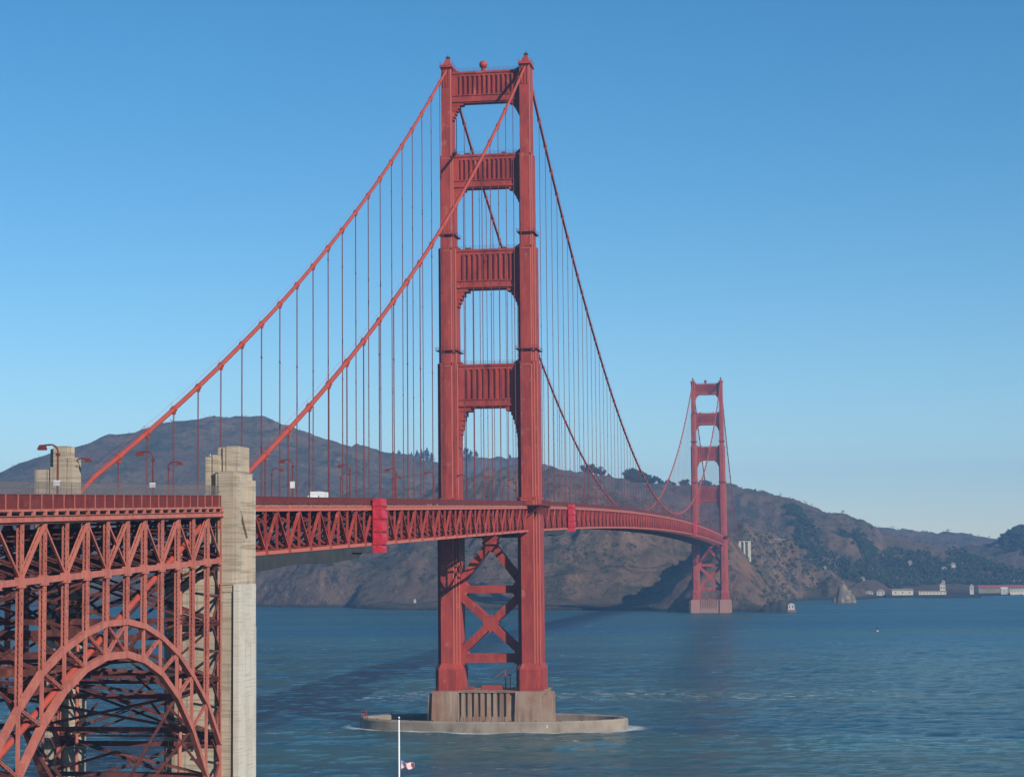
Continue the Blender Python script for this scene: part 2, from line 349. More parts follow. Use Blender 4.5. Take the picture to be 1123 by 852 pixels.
# ------------------------------------------------------------------ water
def water():
    xs = np.concatenate([[-8000, -2500, -900], np.arange(-430, 560, 2.0), [900, 2500, 8000]]); ys = np.concatenate([[-3000, -1200], np.concatenate([np.arange(-300, 500, 1.8), np.arange(500, 1120, 4)]), [1500, 2500, 7500]])
    X, Y = np.meshgrid(xs, ys); fade = np.clip((X+430)/60, 0, 1)*np.clip((560-X)/60, 0, 1)*np.clip((Y+300)/40, 0, 1)*np.clip((1110-Y)/400, 0, 1)
    Zw = (fbm(X*.8+Y*.3, Y-X*.2, 30, 2, 201)*.35+fbm(X*.75+Y*.35, Y-X*.3, 9, 3, 211)*.55)*fade
    nx = len(xs); i_ = np.arange(len(ys)-1)[:, None]*nx+np.arange(nx-1)[None, :]
    mb = MB(); mb.v = np.stack([X.ravel(), Y.ravel(), Zw.ravel()], 1).tolist(); mb.f = np.stack([i_, i_+1, i_+nx+1, i_+nx], -1).reshape(-1, 4).tolist()
    M = bpy.data.materials.new('bay_water'); M.use_nodes = True; t = M.node_tree; b = t.nodes['Principled BSDF']; N = t.nodes.new; L = t.links.new
    tc = N('ShaderNodeTexCoord')
    def noise(sc, st=(1, 1, 1), det=4, rough=.5, rot=0, dist=0):
        mp = N('ShaderNodeMapping'); mp.inputs['Scale'].default_value = st; mp.inputs['Rotation'].default_value = (0, 0, rot); L(tc.outputs['Object'], mp.inputs[0])
        n = N('ShaderNodeTexNoise'); n.inputs['Scale'].default_value = sc; n.inputs['Detail'].default_value = det; n.inputs['Roughness'].default_value = rough; n.inputs['Distortion'].default_value = dist; L(mp.outputs[0], n.inputs[0]); return n.outputs[0]
    def mr(s_, a, b_, lo=0, hi=1):
        r = N('ShaderNodeMapRange'); r.inputs[1].default_value = a; r.inputs[2].default_value = b_; r.inputs[3].default_value = lo; r.inputs[4].default_value = hi; L(s_, r.inputs[0]); return r.outputs[0]
    def mth(op, a, c=None):
        n = N('ShaderNodeMath'); n.operation = op
        for i, v in enumerate((a, c)):
            if v is None: continue
            if isinstance(v, (int, float)): n.inputs[i].default_value = v
            else: L(v, n.inputs[i])
        return n.outputs[0]
    def mix(fac, a, c):
        x = N('ShaderNodeMix'); x.data_type = 'RGBA'; L(fac, x.inputs[0])
        for i, q in ((6, a), (7, c)):
            if isinstance(q, tuple): x.inputs[i].default_value = (*q, 1)
            else: L(q, x.inputs[i])
        return x.outputs[2]
    patch = noise(.004, (.5, 2.2, 1), 5, .6, .1, .6)
    silt = mr(patch, .46, .56)
    col = mix(silt, (.003, .056, .098), (.022, .074, .078))
    # foam flecks
    sp = N('ShaderNodeSeparateXYZ'); L(tc.outputs['Object'], sp.inputs[0])
    ex = mth('DIVIDE', mth('ADD', sp.outputs[0], -.2), 46.4); ey = mth('DIVIDE', sp.outputs[1], 21.0)
    er = mth('SQRT', mth('ADD', mth('MULTIPLY', ex, ex), mth('MULTIPLY', ey, ey)))
    ring = mr(mth('ADD', er, mth('MULTIPLY', noise(.05, (1, 1, 1), 4), .12)), 1.20, 1.08)
    ringn = mth('MULTIPLY', ring, mr(noise(.35, (.6, 1.3, 1), 8, .75), .40, .50))
    fleck = mth('MULTIPLY', mr(noise(.16, (.5, 1.5, 1), 9, .8, .15), .60, .63), mr(noise(.006, (.5, 2.5, 1), 3, .5, .1), .52, .62))
    band = mth('MULTIPLY', mr(mth('ABSOLUTE', mth('SUBTRACT', mth('ADD', sp.outputs[1], mth('MULTIPLY', noise(.02), 90)), 200)), 45, 5), mr(noise(.22, (.5, 1.5, 1), 9, .8), .55, .585))
    band = mth('MULTIPLY', band, mr(mth('ABSOLUTE', mth('SUBTRACT', sp.outputs[0], 10)), 190, 60))
    foam = mth('MINIMUM', 1.0, mth('ADD', mth('MULTIPLY', ringn, 1.0), mth('ADD', mth('MULTIPLY', fleck, .8), mth('MULTIPLY', band, .9))))
    col = mix(foam, col, (.62, .66, .66))
    L(col, b.inputs['Base Color'])
    b.inputs['IOR'].default_value = 1.33
    rg = mr(noise(.0035, (.35, 3.2, 1), 5, .6, .05, .4), .56, .64, .10, .06)
    farr = mr(sp.outputs[1], 350, 1000, 0, .24)
    L(mth('ADD', mth('ADD', rg, farr), mth('MULTIPLY', foam, .5)), b.inputs['Roughness'])
    h1 = noise(.05, (.6, 1.4, 1), 3, .5, .2); h2 = noise(.16, (.7, 1.3, 1), 8, .66, -.2); h3 = noise(.8, (1, 1, 1), 5, .65)
    hs = mth('ADD', mth('MULTIPLY', h1, 1.2), mth('ADD', mth('MULTIPLY', h2, 2.2), mth('MULTIPLY', h3, .5)))
    bp = N('ShaderNodeBump'); bp.inputs['Strength'].default_value = 1; bp.inputs['Distance'].default_value = 2.6; L(hs, bp.inputs['Height']); L(bp.outputs[0], b.inputs['Normal'])
    # slick streaks calm the waves
    sl_ = mr(noise(.0035, (.35, 3.2, 1), 5, .6, .05, .4), .56, .64, 1.0, .55); L(sl_, bp.inputs['Strength'])
    o = mb.build('water', M, None, True); o['kind'] = 'structure'
water()

# ------------------------------------------------------------------ haze
HZ = bpy.data.materials.new('haze_air'); HZ.use_nodes = True; t = HZ.node_tree
for n in list(t.nodes):
    if n.type == 'BSDF_PRINCIPLED': t.nodes.remove(n)
pv = t.nodes.new('ShaderNodeVolumePrincipled'); pv.inputs['Color'].default_value = (.25, .52, .90, 1); pv.inputs['Density'].default_value = .00011; pv.inputs['Anisotropy'].default_value = 0
t.links.new(pv.outputs[0], t.nodes['Material Output'].inputs['Volume'])
hz = MB().box(-8500, 8500, -3500, 8000, -8, 420).build('haze', HZ); hz['kind'] = 'stuff'
tag(hz, 'thin pale blue haze over the bay and the far hills', 'haze')

# ------------------------------------------------------------------ bridge profile
def zt(y):           # top chord of the stiffening truss
    if y < 0: return 73.8+.0232*y
    if y > 1280: return 73.8-.0232*(y-1280)
    t_ = y/1280; return 73.8+26.5*t_*(1-t_)
def zb(y): return zt(y)-8.3
def zc(y):           # main cable
    if y < 0: return 226.5+.5975*y+.000396*y*y
    if y > 1280: u = -(y-1280); return 226.5+.5975*u+.000396*u*u
    return 84.0+142.5*((y-640)/640)**2
def zr(y): return zt(y)+.35      # road surface
CX = 13.7
bridge = empty('suspension_bridge', (0, 0, 0), 'red-orange suspension bridge with two tall towers crossing the strait', 'bridge')

# ---- towers
def cross(mb, cx, segs, z0, z1, taper=0):
    for k, (a, b) in enumerate(segs):
        mb.box(cx-a, cx+a, -b, b, z0, z1+.004*k, taper, taper)
SEG = [(194.5, 226.0, [(1.7, 3.8)]), (162.5, 194.5, [(1.78, 4.8), (2.25, 4.0)]), (122.8, 162.5, [(1.85, 5.8), (2.35, 4.9), (3.0, 4.0)]),
       (77.0, 122.8, [(1.95, 6.7), (2.65, 5.6), (3.45, 4.4)]), (21.0, 77.0, [(2.2, 7.3), (2.95, 6.2), (3.75, 5.0)])]
def make_leg(cx, parent):
    mb = MB(); ed = MB()
    for z0, z1, sg in SEG:
        cross(mb, cx, sg, z0, z1)
        # proud vertical edge plates and cell seams on the south and north faces
        a, b = sg[0]
        for s_ in (-1, 1):
            ed.box(cx+a-.30, cx+a+.07, s_*b-.09, s_*b+.09, z0+.2, z1-.3)  # lighter edge on the east side, its highlight painted in
            mb.box(cx-a-.06, cx-a+.2, s_*b-.07, s_*b+.07, z0+.2, z1-.3)
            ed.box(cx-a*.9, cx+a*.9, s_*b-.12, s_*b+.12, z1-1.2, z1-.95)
            mb.box(cx-a-.1, cx+a+.1, s_*b-.09, s_*b+.09, z1-.9, z1-.25)
        for a, b in sg[1:]:
            for sx in (-1, 1):
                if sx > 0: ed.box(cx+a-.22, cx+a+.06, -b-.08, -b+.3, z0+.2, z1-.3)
                mb.box(cx+sx*a-.05, cx+sx*a+.05, -.2, .2, z0+.2, z1-.3)
    # pedestal
    ps = [(3.0, 8.3), (3.75, 7.4), (4.4, 6.3)]
    cross(mb, cx, ps, 12.7, 19.8)
    for k, (a, b) in enumerate(ps): mb.box(cx-a, cx+a, -b, b, 19.8+.004*k, 21.8+.004*k, .8, .95)
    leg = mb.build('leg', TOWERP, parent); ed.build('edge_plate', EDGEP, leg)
    # cap
    mb = MB(); mb.box(cx-2.15, cx+2.15, -4.7, 4.7, 225.4, 226.2)
    mb.box(cx-1.35, cx+1.35, -3.7, 3.7, 226.2, 227.4, .25, .9); mb.box(cx-1.0, cx+1.0, -2.8, 2.8, 227.4, 228.4, .2, 1.2); mb.box(cx-.7, cx+.7, -1.4, 1.4, 228.4, 229.2, .08, .3)
    for k in range(-1, 2): mb.box(cx+k*.95-.13, cx+k*.95+.13, -4.05, -3.8, 218.5, 225.4); mb.box(cx+k*.95-.13, cx+k*.95+.13, 3.8, 4.05, 218.5, 225.4)
    for q in np.linspace(-4.6, 4.6, 9):
        for sx in (-2.1, 2.1): mb.beam((cx+sx, q, 226.3), (cx+sx, q, 227.4), .07, .07)
    for sx in (-2.1, 2.1): mb.beam((cx+sx, -4.6, 227.4), (cx+sx, 4.6, 227.4), .07, .07)
    cap = mb.build('saddle_housing', ORANGE, leg)
    mb = MB()
    mb.tube([(cx, 0, 229.0), (cx, 0, 230.1), (cx, 0, 230.15), (cx, 0, 230.5)], [.5, .5, .28, .22], 8); mb.box(cx-.75, cx+.75, -.75, .75, 229.6, 229.75); mb.tube([(cx, 0, 230.5), (cx, 0, 230.9)], .07, 5)
    for a_ in range(4): mb.beam((cx+.6*cos(a_*pi/2), .6*sin(a_*pi/2), 229.0), (cx+.6*cos(a_*pi/2), .6*sin(a_*pi/2), 230.3), .08, .08)
    mb.build('beacon', DARKM, leg)
    # inspection walkways round the leg
    for zz, a, b in ((167.0, 2.3, 5.0), (127.0, 3.0, 6.0)):
        mb = MB()
        for sx, (x0, x1, y0, y1) in enumerate(((cx-a-.7, cx+a+.7, -b-.9, -b+.1), (cx-a-.7, cx+a+.7, b-.1, b+.9), (cx-a-.7, cx-a+.1, -b, b), (cx+a-.1, cx+a+.7, -b, b))):
            mb.box(x0, x1, y0, y1, zz+.002*sx, zz+.15+.002*sx)
        for q in np.linspace(-a-.7, a+.7, 7):
            for yy in (-b-.85, b+.85): mb.beam((cx+q, yy, zz), (cx+q, yy, zz+1.1), .07, .07)
        for yy in (-b-.85, b+.85):
            for hh in (.6, 1.1): mb.beam((cx-a-.7, yy, zz+hh), (cx+a+.7, yy, zz+hh), .07, .07)
        for xx in (cx-a-.65, cx+a+.65):
            for hh in (.6, 1.1): mb.beam((xx, -b-.85, zz+hh), (xx, b+.85, zz+hh), .07, .07)
        mb.build('walkway', RAILP, leg)
    return leg
STR = [(213.5, 224.2, 1.8, 12, 1.7, 3.8, 6.0), (183.6, 195.0, 2.2, 12, 2.0, 4.0, 6.5), (148.7, 162.0, 2.9, 10, 2.5, 4.4, 7.5), (108.0, 122.5, 3.4, 8, 2.9, 4.6, 14)]
def make_strut(i, parent):
    z0, z1, hb, nf, a, bw, bh = STR[i]
    xi = CX-a+.05
    mb = MB()
    rec = .5
    mb.box(-xi, xi, -hb+rec, hb-rec, z0+.02, z1-.02)
    top = 1.9 if i else 1.6; bot = 2.6
    for s_ in (-1, 1):
        y0, y1 = sorted((s_*(hb-rec-.05), s_*hb))
        mb.box(-xi, xi, y0, y1, z1-top, z1)
        mb.box(-xi, xi, y0, y1, z0, z0+bot)
        yy = sorted((s_*(hb-.1), s_*(hb+.28)))
        mb.box(-xi, xi, yy[0], yy[1], z1-.75, z1-.05); mb.box(-xi, xi, yy[0], yy[1], z0+.1, z0+.75); mb.box(-xi, xi, yy[0], yy[1], z0+bot-.35, z0+bot)
        W_ = 2*xi; edge = 2.1 if i < 3 else 3.0; p = (W_-2*edge)/nf
        mb.box(-xi, -xi+edge, y0, y1, z0+bot, z1-top); mb.box(xi-edge, xi, y0, y1, z0+bot, z1-top)
        for k in range(nf):
            xc = -xi+edge+p*(k+.5); w = p*.27
            mb.box(xc-w, xc+w, y0, y1, z0+bot, z1-top)
            mb.box(xc-w*.45, xc+w*.45, *(sorted((s_*(hb-.05), s_*(hb+.16)))), z0+bot, z1-top)
    # stepped corbels
    n = 6 if i < 3 else 9
    for sx in (-1, 1):
        for k in range(n):
            f0 = k/n; f1 = (k+1)/n
            w = bw*(1-(f0**.55 if i < 3 else f0**.42))+.25 if i == 3 else bw*(1-f0**.6)+.15
            if i == 3: w = max(w, .9) if k < n else w
            x1 = sx*xi; x0 = sx*(xi-w)
            xa, xb = sorted((x0, x1)); hh = hb*(.92-.05*(k % 2))
            mb.box(xa, xb, -hh, hh, z0-bh*f1, z0-bh*f0+.003*k)
        for k in range(3):       # small steps above the strut
            w = 2.0-.65*k; xa, xb = sorted((sx*(xi-w), sx*xi)); mb.box(xa, xb, -hb*.8, hb*.8, z1+.45*k, z1+.45*(k+1)+.003*k)
    mb.box(-xi+2, xi-2, -hb*.95, hb*.95, z0-.35, z0)
    o = mb.build('strut', TOWERP, parent)
    mb = MB()
    for q in np.linspace(-xi+.5, xi-.5, 14):
        for yy in (-hb+.1, hb-.1): mb.beam((q, yy, z1), (q, yy, z1+1.1), .06, .06)
    for yy in (-hb+.1, hb-.1): mb.beam((-xi, yy, z1+1.1), (xi, yy, z1+1.1), .06, .06); mb.beam((-xi, yy, z1+.6), (xi, yy, z1+.6), .05, .05)
    if i in (1, 2): mb.box(-8, -6, -1, 1, z1, z1+.9); mb.box(5, 6.2, -1, 1, z1, z1+.8)
    mb.build('guard_rail', RAILP, o)
def make_braces(parent):
    xi = CX-2.1
    mb = MB()
    def member(a, b, w, d=2.1):
        A = Vector((a[0], 0, a[1])); B = Vector((b[0], 0, b[1])); mb.beam(A, B, d*2, w, (0, 0, 1) if abs(B.x-A.x) > abs(B.z-A.z)*.01 else (1, 0, 0))
    for (z0, z1, q) in ((23.2, 46.2, 0), (46.2, 77.5, 0)):
        zm = (z0+z1)/2
        for k, (a, b) in enumerate((((-xi, z0+.8), (xi, z1-.8)), ((-xi, z1-.8), (xi, z0+.8)))):
            member(a, b, 2.5, 2.1-.02*k)
        mb.prism([(-2.8, zm), (0, zm-3.1), (2.8, zm), (0, zm+3.1)], -2.2, 2.2)
    for z0, d in ((23.2, 2.9), (46.2, 2.5)):
        mb.box(-xi-.3, xi+.3, -2.25, 2.25, z0-d/2, z0+d/2)
        for sx in (-1, 1):
            p = [(sx*xi, z0-5), (sx*xi, z0+5.5), (sx*(xi-1.6), z0+4.2), (sx*(xi-4.0), z0+1.2), (sx*(xi-4.0), z0-1.2), (sx*(xi-1.6), z0-(4.2 if z0 > 30 else 3))]
            if sx > 0: p = p[::-1]
            mb.prism(p, -2.32, 2.32)
    mb.build('cross_brace', TOWERP, parent)
def make_tower(y0, parent):
    t_ = empty('tower', (0, y0, 0), parent=parent)
    for cx in (-CX, CX): make_leg(cx, t_)
    for i in range(4): make_strut(i, t_)
    make_braces(t_)
    mb = MB(); mb.tube([(-1.2, 0, 224), (-1.2, 0, 225.6)], .8, 8); ball = mb.sphere((-1.2, -.2, 226.7), 1.45, 16, 10).build('radome', ORANGE, t_, True)
    # bracketed walkway carrying the sidewalk round the outside of each leg
    for sx in (-1, 1):
        mb = MB(); zz = zr(0)+.25
        mb.box(*sorted((sx*(CX-3.4), sx*(CX+5.6))), -10.5, 10.5, zz-.35, zz)
        for q in (-8, -4, 0, 4, 8):
            p = [(sx*(CX+3.3), zz-.35), (sx*(CX+5.4), zz-.35), (sx*(CX+3.3), zz-4.8)]
            if sx < 0: p = p[::-1]
            mb.prism(p, q-.25, q+.25)
        for q in (-10.3, 10.3):
            mb.beam((sx*(CX+.3), q*.86, zz-4.0), (sx*(CX+5.2), q, zz-.4), .35, .4)
        for q in np.linspace(-10.5, 10.5, 40): mb.beam((sx*(CX+5.5), q, zz), (sx*(CX+5.5), q, zz+1.45), .09, .09)
        for hh in (.15, 1.0, 1.45): mb.beam((sx*(CX+5.5), -10.5, zz+hh), (sx*(CX+5.5), 10.5, zz+hh), .1, .1)
        for q in (-10.5, 10.5):
            mb.beam((sx*(CX+.6), q, zz+1.45), (sx*(CX+5.5), q, zz+1.45), .1, .1); mb.beam((sx*(CX+.6), q, zz+.6), (sx*(CX+5.5), q, zz+.6), .1, .1)
        mb.build('sidewalk_bracket', RAILP, t_)
    # access gear at the foot of the legs
    mb = MB()
    for yy in (-10.6, 10.6):
        mb = MB()
        for q in np.linspace(-19, 19, 30): mb.beam((q, yy, 12.7), (q, yy, 13.9), .07, .07)
        for hh in (.6, 1.2): mb.beam((-19, yy, 12.7+hh), (19, yy, 12.7+hh), .07, .07)
        mb.build('pier_railing', RAILP, t_)
    mb = MB(); mb.box(-8, -5.8, -3, -.5, 12.7, 13.6); mb.box(-3, 4, -3.2, -1.4, 12.7, 14.1); mb.tube([(5, -2.5, 12.7), (5, -2.5, 19.5)], .2, 6); mb.tube([(6.6, -2.5, 12.7), (6.6, -2.5, 18)], .16, 6); mb.beam((4.6, -2.5, 17.6), (7.2, -2.5, 17.6), .2, .3)
    mb.beam((5, -2.5, 19.3), (1.2, -2.5, 16.6), .14, .14)
    mb.build('service_gear', ORANGE, t_)
    return t_
southT = make_tower(0, bridge)
northT = copy_tree(southT, bridge); northT.location = (0, 1280, 0)
northT['label'] = 'far tower of the bridge'; southT['label'] = 'near tower of the bridge'

# ---- piers
def make_pier(y0, zbase, parent, PIERC=PIERC):
    mb = MB(); b = 2.0
    for sx in (-1, 1):
        x0, x1 = sorted((sx*9.2, sx*18.8))
        # plan: battered block
        mb.box(x0, x1, -11.5, 11.5, zbase, 12.7, .35, .9)
        # buttress flutes on the outer flank
        for k in range(-3, 4):
            xa, xb = sorted((sx*18.3, sx*20.3)); mb.box(xa, xb, k*3.0-.95, k*3.0+.95, zbase, 12.2-.25*abs(k), .3, .25)
    mb.box(-9.2, 9.2, -10.2, 10.2, zbase, 12.4, 0, .9)
    for k in range(-4, 4):
        xc = (k+.5)*2.15-.5
        for s_ in (-1, 1): mb.box(xc-.68, xc+.68, *sorted((s_*8.0, s_*10.75)), zbase, 12.1, .08, .55)
        for s_ in (-1, 1): mb.box(xc-1.04, xc+1.04, *sorted((s_*8.0, s_*11.0)), zbase, 4.4, .05, .1)
    mb.box(-18.6, 18.6, -10.5, 10.5, 12.3, 12.72)
    o = mb.build('pier', PIERC, parent); o.location = (0, y0, 0)
    return o
make_pier(0, -3, bridge); make_pier(1280, -3, bridge, PIERN)

# ---- pier fender
def make_fender():
    n = 96; A, B, wt = 45.6, 19.6, 2.6; cx = .2; mb = MB()
    vs = []; fs = []
    prof = [(0, -3), (0, 2.9), (.3, 3.4), (wt-.3, 3.4), (wt, 3.1), (wt, -3)]
    for i in range(n):
        t_ = 2*pi*i/n
        # pointed oval
        px, py = cos(t_), sin(t_)
        nx_, ny_ = px/A, py/B; l_ = math.hypot(nx_, ny_); nx_, ny_ = nx_/l_, ny_/l_
        for d, z in prof: vs.append((cx+A*px-nx_*d, B*py-ny_*d, z))
    k = len(prof)
    for i in range(n):
        for j in range(k-1):
            a = i*k+j; b_ = ((i+1) % n)*k+j; fs.append((a, b_, b_+1, a+1))
    mb.add(vs, fs)
    o = mb.build('pier_fender', FENDC); tag(o, 'low oval concrete fender ring around the near tower pier in the water', 'fender')
    for i in range(0, 96, 3):
        t_ = 2*pi*i/96; x, y = cx+(A-.6)*cos(t_), (B-.6)*sin(t_); MB().beam((x, y, 3.4), (x, y, 3.8), .35, .35).build('bollard', DARKM, o)
    mb = MB(); mb.box(-.7, .7, -B-.25, -B-.05, 1.4, 2.4)
    b_ = mb.build('notice_board', WHITE, o); b_.location = (20.5, 2.4, 0)
    mb = MB(); mb.box(-A+.6, -A+1.5, -.5, .5, 3.4, 4.2); mb.tube([(-A+2.2, 0, 3.4), (-A+2.2, 0, 6)], .1, 6); mb.build('navigation_light', ORANGE, o)
make_fender()

# ---- main cables and suspenders
PAN = 15.24
SOUTH = [-PAN*k for k in range(1, 22)]
MAIN = [1280/84*k for k in range(1, 84)]
NORTH = [1280+PAN*k for k in range(1, 22)]
def hanger(y, cx, mb):
    z0 = zt(y)+.2; z1 = zc(y)-.3
    if z1-z0 < 1: return
    for dy in (-.28, .28):
        mb.tube([(cx, y+dy, z0), (cx, y+dy, z1)], .07, 4, False)
    if z1-z0 > 8:
        for k in range(int((z1-z0)//30)+1):
            zz = z0+4+k*30
            if zz < z1-2: mb.box(cx-.12, cx+.12, y-.38, y+.38, zz, zz+.35)
far = MB(); farb = MB()
for cx in (CX, -CX):
    ys = list(np.linspace(-332, 0, 60))+list(np.linspace(0, 1280, 161))[1:]+list(np.linspace(1280, 1612, 40))[1:]
    pts = [(cx, y, zc(y)) for y in ys]
    sx = 1 if cx > 0 else -1
    pts = [(cx-sx*.9, -470, 20.0), (cx-sx*.9, -441, 30.5), (cx-sx*.9, -396, 47.2), (cx-sx*.8, -352, 63.4)]+pts+[(cx, 1640, 62)]
    cab = MB().tube(pts, .47, 10).build('main_cable', CABLEP, bridge, True)
    for y in SOUTH+MAIN+NORTH:
        near_ = y in SOUTH or y in MAIN[:29]; mb = MB() if near_ else farb
        d = Vector((0, 1, (zc(y+.1)-zc(y-.1))/.2)).normalized(); p = Vector((cx, y, zc(y)))
        mb.tube([p-d*.55, p+d*.55], .66, 8); mb.box(cx-.35, cx+.35, y-.4, y+.4, zc(y)-1.0, zc(y)-.4)
        if near_: mb.build('cable_band', CABLEP, cab)
    mb = MB()
    for side in (-1, 1):
        for seg_ in (list(np.linspace(-330, -4, 44)), list(np.linspace(4, 1276, 84))):
            mb.tube([(cx+side*.5, y, zc(y)+1.15) for y in seg_], .03, 3, False)
    for y in SOUTH+MAIN:
        for side in (-1, 1): mb.beam((cx+side*.35, y, zc(y)+.3), (cx+side*.5, y, zc(y)+1.2), .05, .05)
    mb.build('hand_rope', CABLEP, cab)
    for y in SOUTH+MAIN[:29]:
        mb = MB(); hanger(y, cx, mb)
        if mb.v: mb.build('suspender', RAILP, cab)
    for y in MAIN[29:]+NORTH: hanger(y, cx, far)
tag(farb.build('cable_band', CABLEP, bridge), kind='stuff')
tag(far.build('suspender', RAILP, bridge), 'distant suspender ropes of the far half of the main span', kind='stuff')

# ---- deck: stiffening trusses, floor, road, railings
YS = [-335.3+7.62*k for k in range(44)] + [0] + [1280/168*k for k in range(1, 169)]
YN = [1280+7.62*k for k in range(1, 45)]
def truss(cx, ys, ymin_detail, name='stiffening_truss'):
    mb = MB(); tc_ = MB(); bc_ = MB()
    for i, (a, b) in enumerate(zip(ys[:-1], ys[1:])):
        if b-a < 1: continue
        tc_.beam((cx, a, zt(a)-.3), (cx, b, zt(b)-.3), .7, .6); bc_.beam((cx, a, zb(a)+.3), (cx, b, zb(b)+.3), .7, .62)
        lo, hi = (a, b) if i % 2 == 0 else (b, a)
        mb.beam((cx, lo, zb(lo)+.6), (cx, hi, zt(hi)-.6), .5, .42)
        mb.beam((cx, a, zb(a)+.6), (cx, a, zt(a)-.6), .45, .27)
        if i % 2 == 0:
            q = a
            mb.box(cx-.4, cx+.4, q-.9, q+.9, zb(q)+.1, zb(q)+1.5, 0, .5)
    o = mb.build(name, ORANGE, bridge); tc_.build('upper_chord', EDGEP, o); bc_.build('lower_chord', EDGEP, o)
    return o
CLIP = 9.0
def spans(ys): return [y for y in ys if abs(y) > 5 and abs(y-1280) > 5]
S_A = [y for y in YS if y < -5]; S_B = [y for y in YS if 5 < y < 1275]; S_C = [y for y in YN if y > 1285]
for cx in (CX, -CX):
    for ss in (S_A, S_B, S_C): truss(cx, ss, 0)
# through the towers the chords run on beside the leg
mb = MB()
for y0 in (0, 1280):
    for cx in (CX-3.9, -CX+3.9):
        mb.beam((cx, y0-9, zt(y0)-.35), (cx, y0+9, zt(y0)-.35), .6, .8); mb.beam((cx, y0-9, zb(y0)+.35), (cx, y0+9, zb(y0)+.35), .6, .8)
mb.build('tower_link', ORANGE, bridge)
mb = MB()
ALLY = S_A+S_B+S_C
for i, y in enumerate(ALLY):
    z = zt(y); b = zb(y)
    mb.beam((-CX, y, z-.3), (CX, y, z-.3), .5, .55); mb.beam((-CX, y, z-2.5), (CX, y, z-2.5), .35, .4)
    for k in range(6):
        x0 = -CX+k*27.4/6; x1 = x0+27.4/6
        mb.beam((x0, y, z-.4 if k % 2 else z-2.4), (x1, y, z-2.4 if k % 2 else z-.4), .3, .3)
    mb.beam((-CX, y, b+.3), (CX, y, b+.3), .4, .4)
    mb.beam((-CX, y, b+.5), (-CX/2, y, z-2.5), .4, .4); mb.beam((CX, y, b+.5), (CX/2, y, z-2.5), .4, .4)
    if i < len(ALLY)-1 and ALLY[i+1]-y < 9:
        y2 = ALLY[i+1]
        a_, c_ = (-CX, 0) if i % 2 == 0 else (0, -CX)
        mb.beam((a_, y, b+.3), (c_, y2, zb(y2)+.3), .35, .35); mb.beam((-a_, y, b+.3), (-c_, y2, zb(y2)+.3), .35, .35)
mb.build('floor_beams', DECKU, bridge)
def strip(mb, ys, x0, x1, zf, th):
    for a, b in zip(ys[:-1], ys[1:]):
        mb.add([(x0, a, zf(a)), (x1, a, zf(a)), (x1, b, zf(b)), (x0, b, zf(b)), (x0, a, zf(a)-th), (x1, a, zf(a)-th), (x1, b, zf(b)-th), (x0, b, zf(b)-th)],
               [(0, 1, 2, 3), (4, 7, 6, 5), (0, 4, 5, 1), (1, 5, 6, 2), (2, 6, 7, 3), (3, 7, 4, 0)])
YD = list(np.arange(-336.5, 1620, 20.0))
mb = MB(); strip(mb, YD, -9.4, 9.4, zr, .3); mb.build('roadway', ASPH, bridge)
mb = MB()
for x in (-6.2, -3.1, 3.1, 6.2):
    for y in np.arange(-330, 1600, 12): mb.add([(x-.08, y, zr(y)+.006), (x+.08, y, zr(y)+.006), (x+.08, y+3.5, zr(y+3.5)+.006), (x-.08, y+3.5, zr(y+3.5)+.006)], [(0, 1, 2, 3)])
mb.build('lane_marking', WHITE, bridge)
mb = MB()
for sx in (-1, 1): strip(mb, YD, *sorted((sx*9.6, sx*13.5)), lambda y: zr(y)+.3, .35)
mb.build('sidewalk', FENDC, bridge)
def railing(mb, x, y0, y1, zf, pitch, hgt=1.35, post=3.81):
    ys = np.arange(y0, y1, post)
    for a in ys:
        b = min(a+post, y1); za, zb_ = zf(a), zf(b)
        mb.beam((x, a, za+hgt), (x, b, zb_+hgt), .16, .1); mb.beam((x, a, za+.14), (x, b, zb_+.14), .1, .1)
        mb.beam((x, a, za), (x, a, za+hgt+.05), .14, .16)
        for q in np.arange(a+pitch, b-.02, pitch):
            z_ = zf(q); mb.add([(x-.03, q-.045, z_+.15), (x+.03, q-.045, z_+.15), (x+.03, q+.045, z_+.15), (x-.03, q+.045, z_+.15), (x-.03, q-.045, z_+hgt-.04), (x+.03, q-.045, z_+hgt-.04), (x+.03, q+.045, z_+hgt-.04), (x-.03, q+.045, z_+hgt-.04)],
                               [(0, 1, 5, 4), (1, 2, 6, 5), (2, 3, 7, 6), (3, 0, 4, 7)])
fz = lambda y: zr(y)+.3
for sx in (-1, 1):
    for (a, b, p_) in ((-336, -10.5, .22), (10.5, 1269.5, .3), (1290.5, 1612, .5)):
        mb = MB(); railing(mb, sx*13.75, a, b, fz, p_ if sx > 0 else p_*2); mb.build('railing', RAILP, bridge)
    mb = MB()   # traffic-side steel rail between road and sidewalk
    for hh in (.35, .75): 
        for a, b in zip(YD[:-1], YD[1:]): mb.beam((sx*9.5, a, fz(a)+hh), (sx*9.5, b, fz(b)+hh), .12, .2)
    for y in np.arange(-336, 1610, 4): mb.beam((sx*9.5, y, fz(y)-.3), (sx*9.5, y, fz(y)+.8), .15, .15)
    mb.build('traffic_rail', RAILP, bridge)
# sidewalk fascia with floor-beam ends
for sx in (-1, 1):
    for (a, b) in ((-336, -10), (10, 1270), (1290, 1612)):
        mb = MB(); yy = np.linspace(a, b, max(2, int((b-a)/15)))
        for p_, q_ in zip(yy[:-1], yy[1:]): mb.beam((sx*13.95, p_, zt(p_)+.25), (sx*13.95, q_, zt(q_)+.25), .2, .32)
        for y in ALLY:
            if a <= y <= b: mb.box(*sorted((sx*13.4, sx*14.15)), y-.18, y+.18, zt(y)-.3, zt(y)+.3)
        mb.build('fascia_beam', ARCHP, bridge)

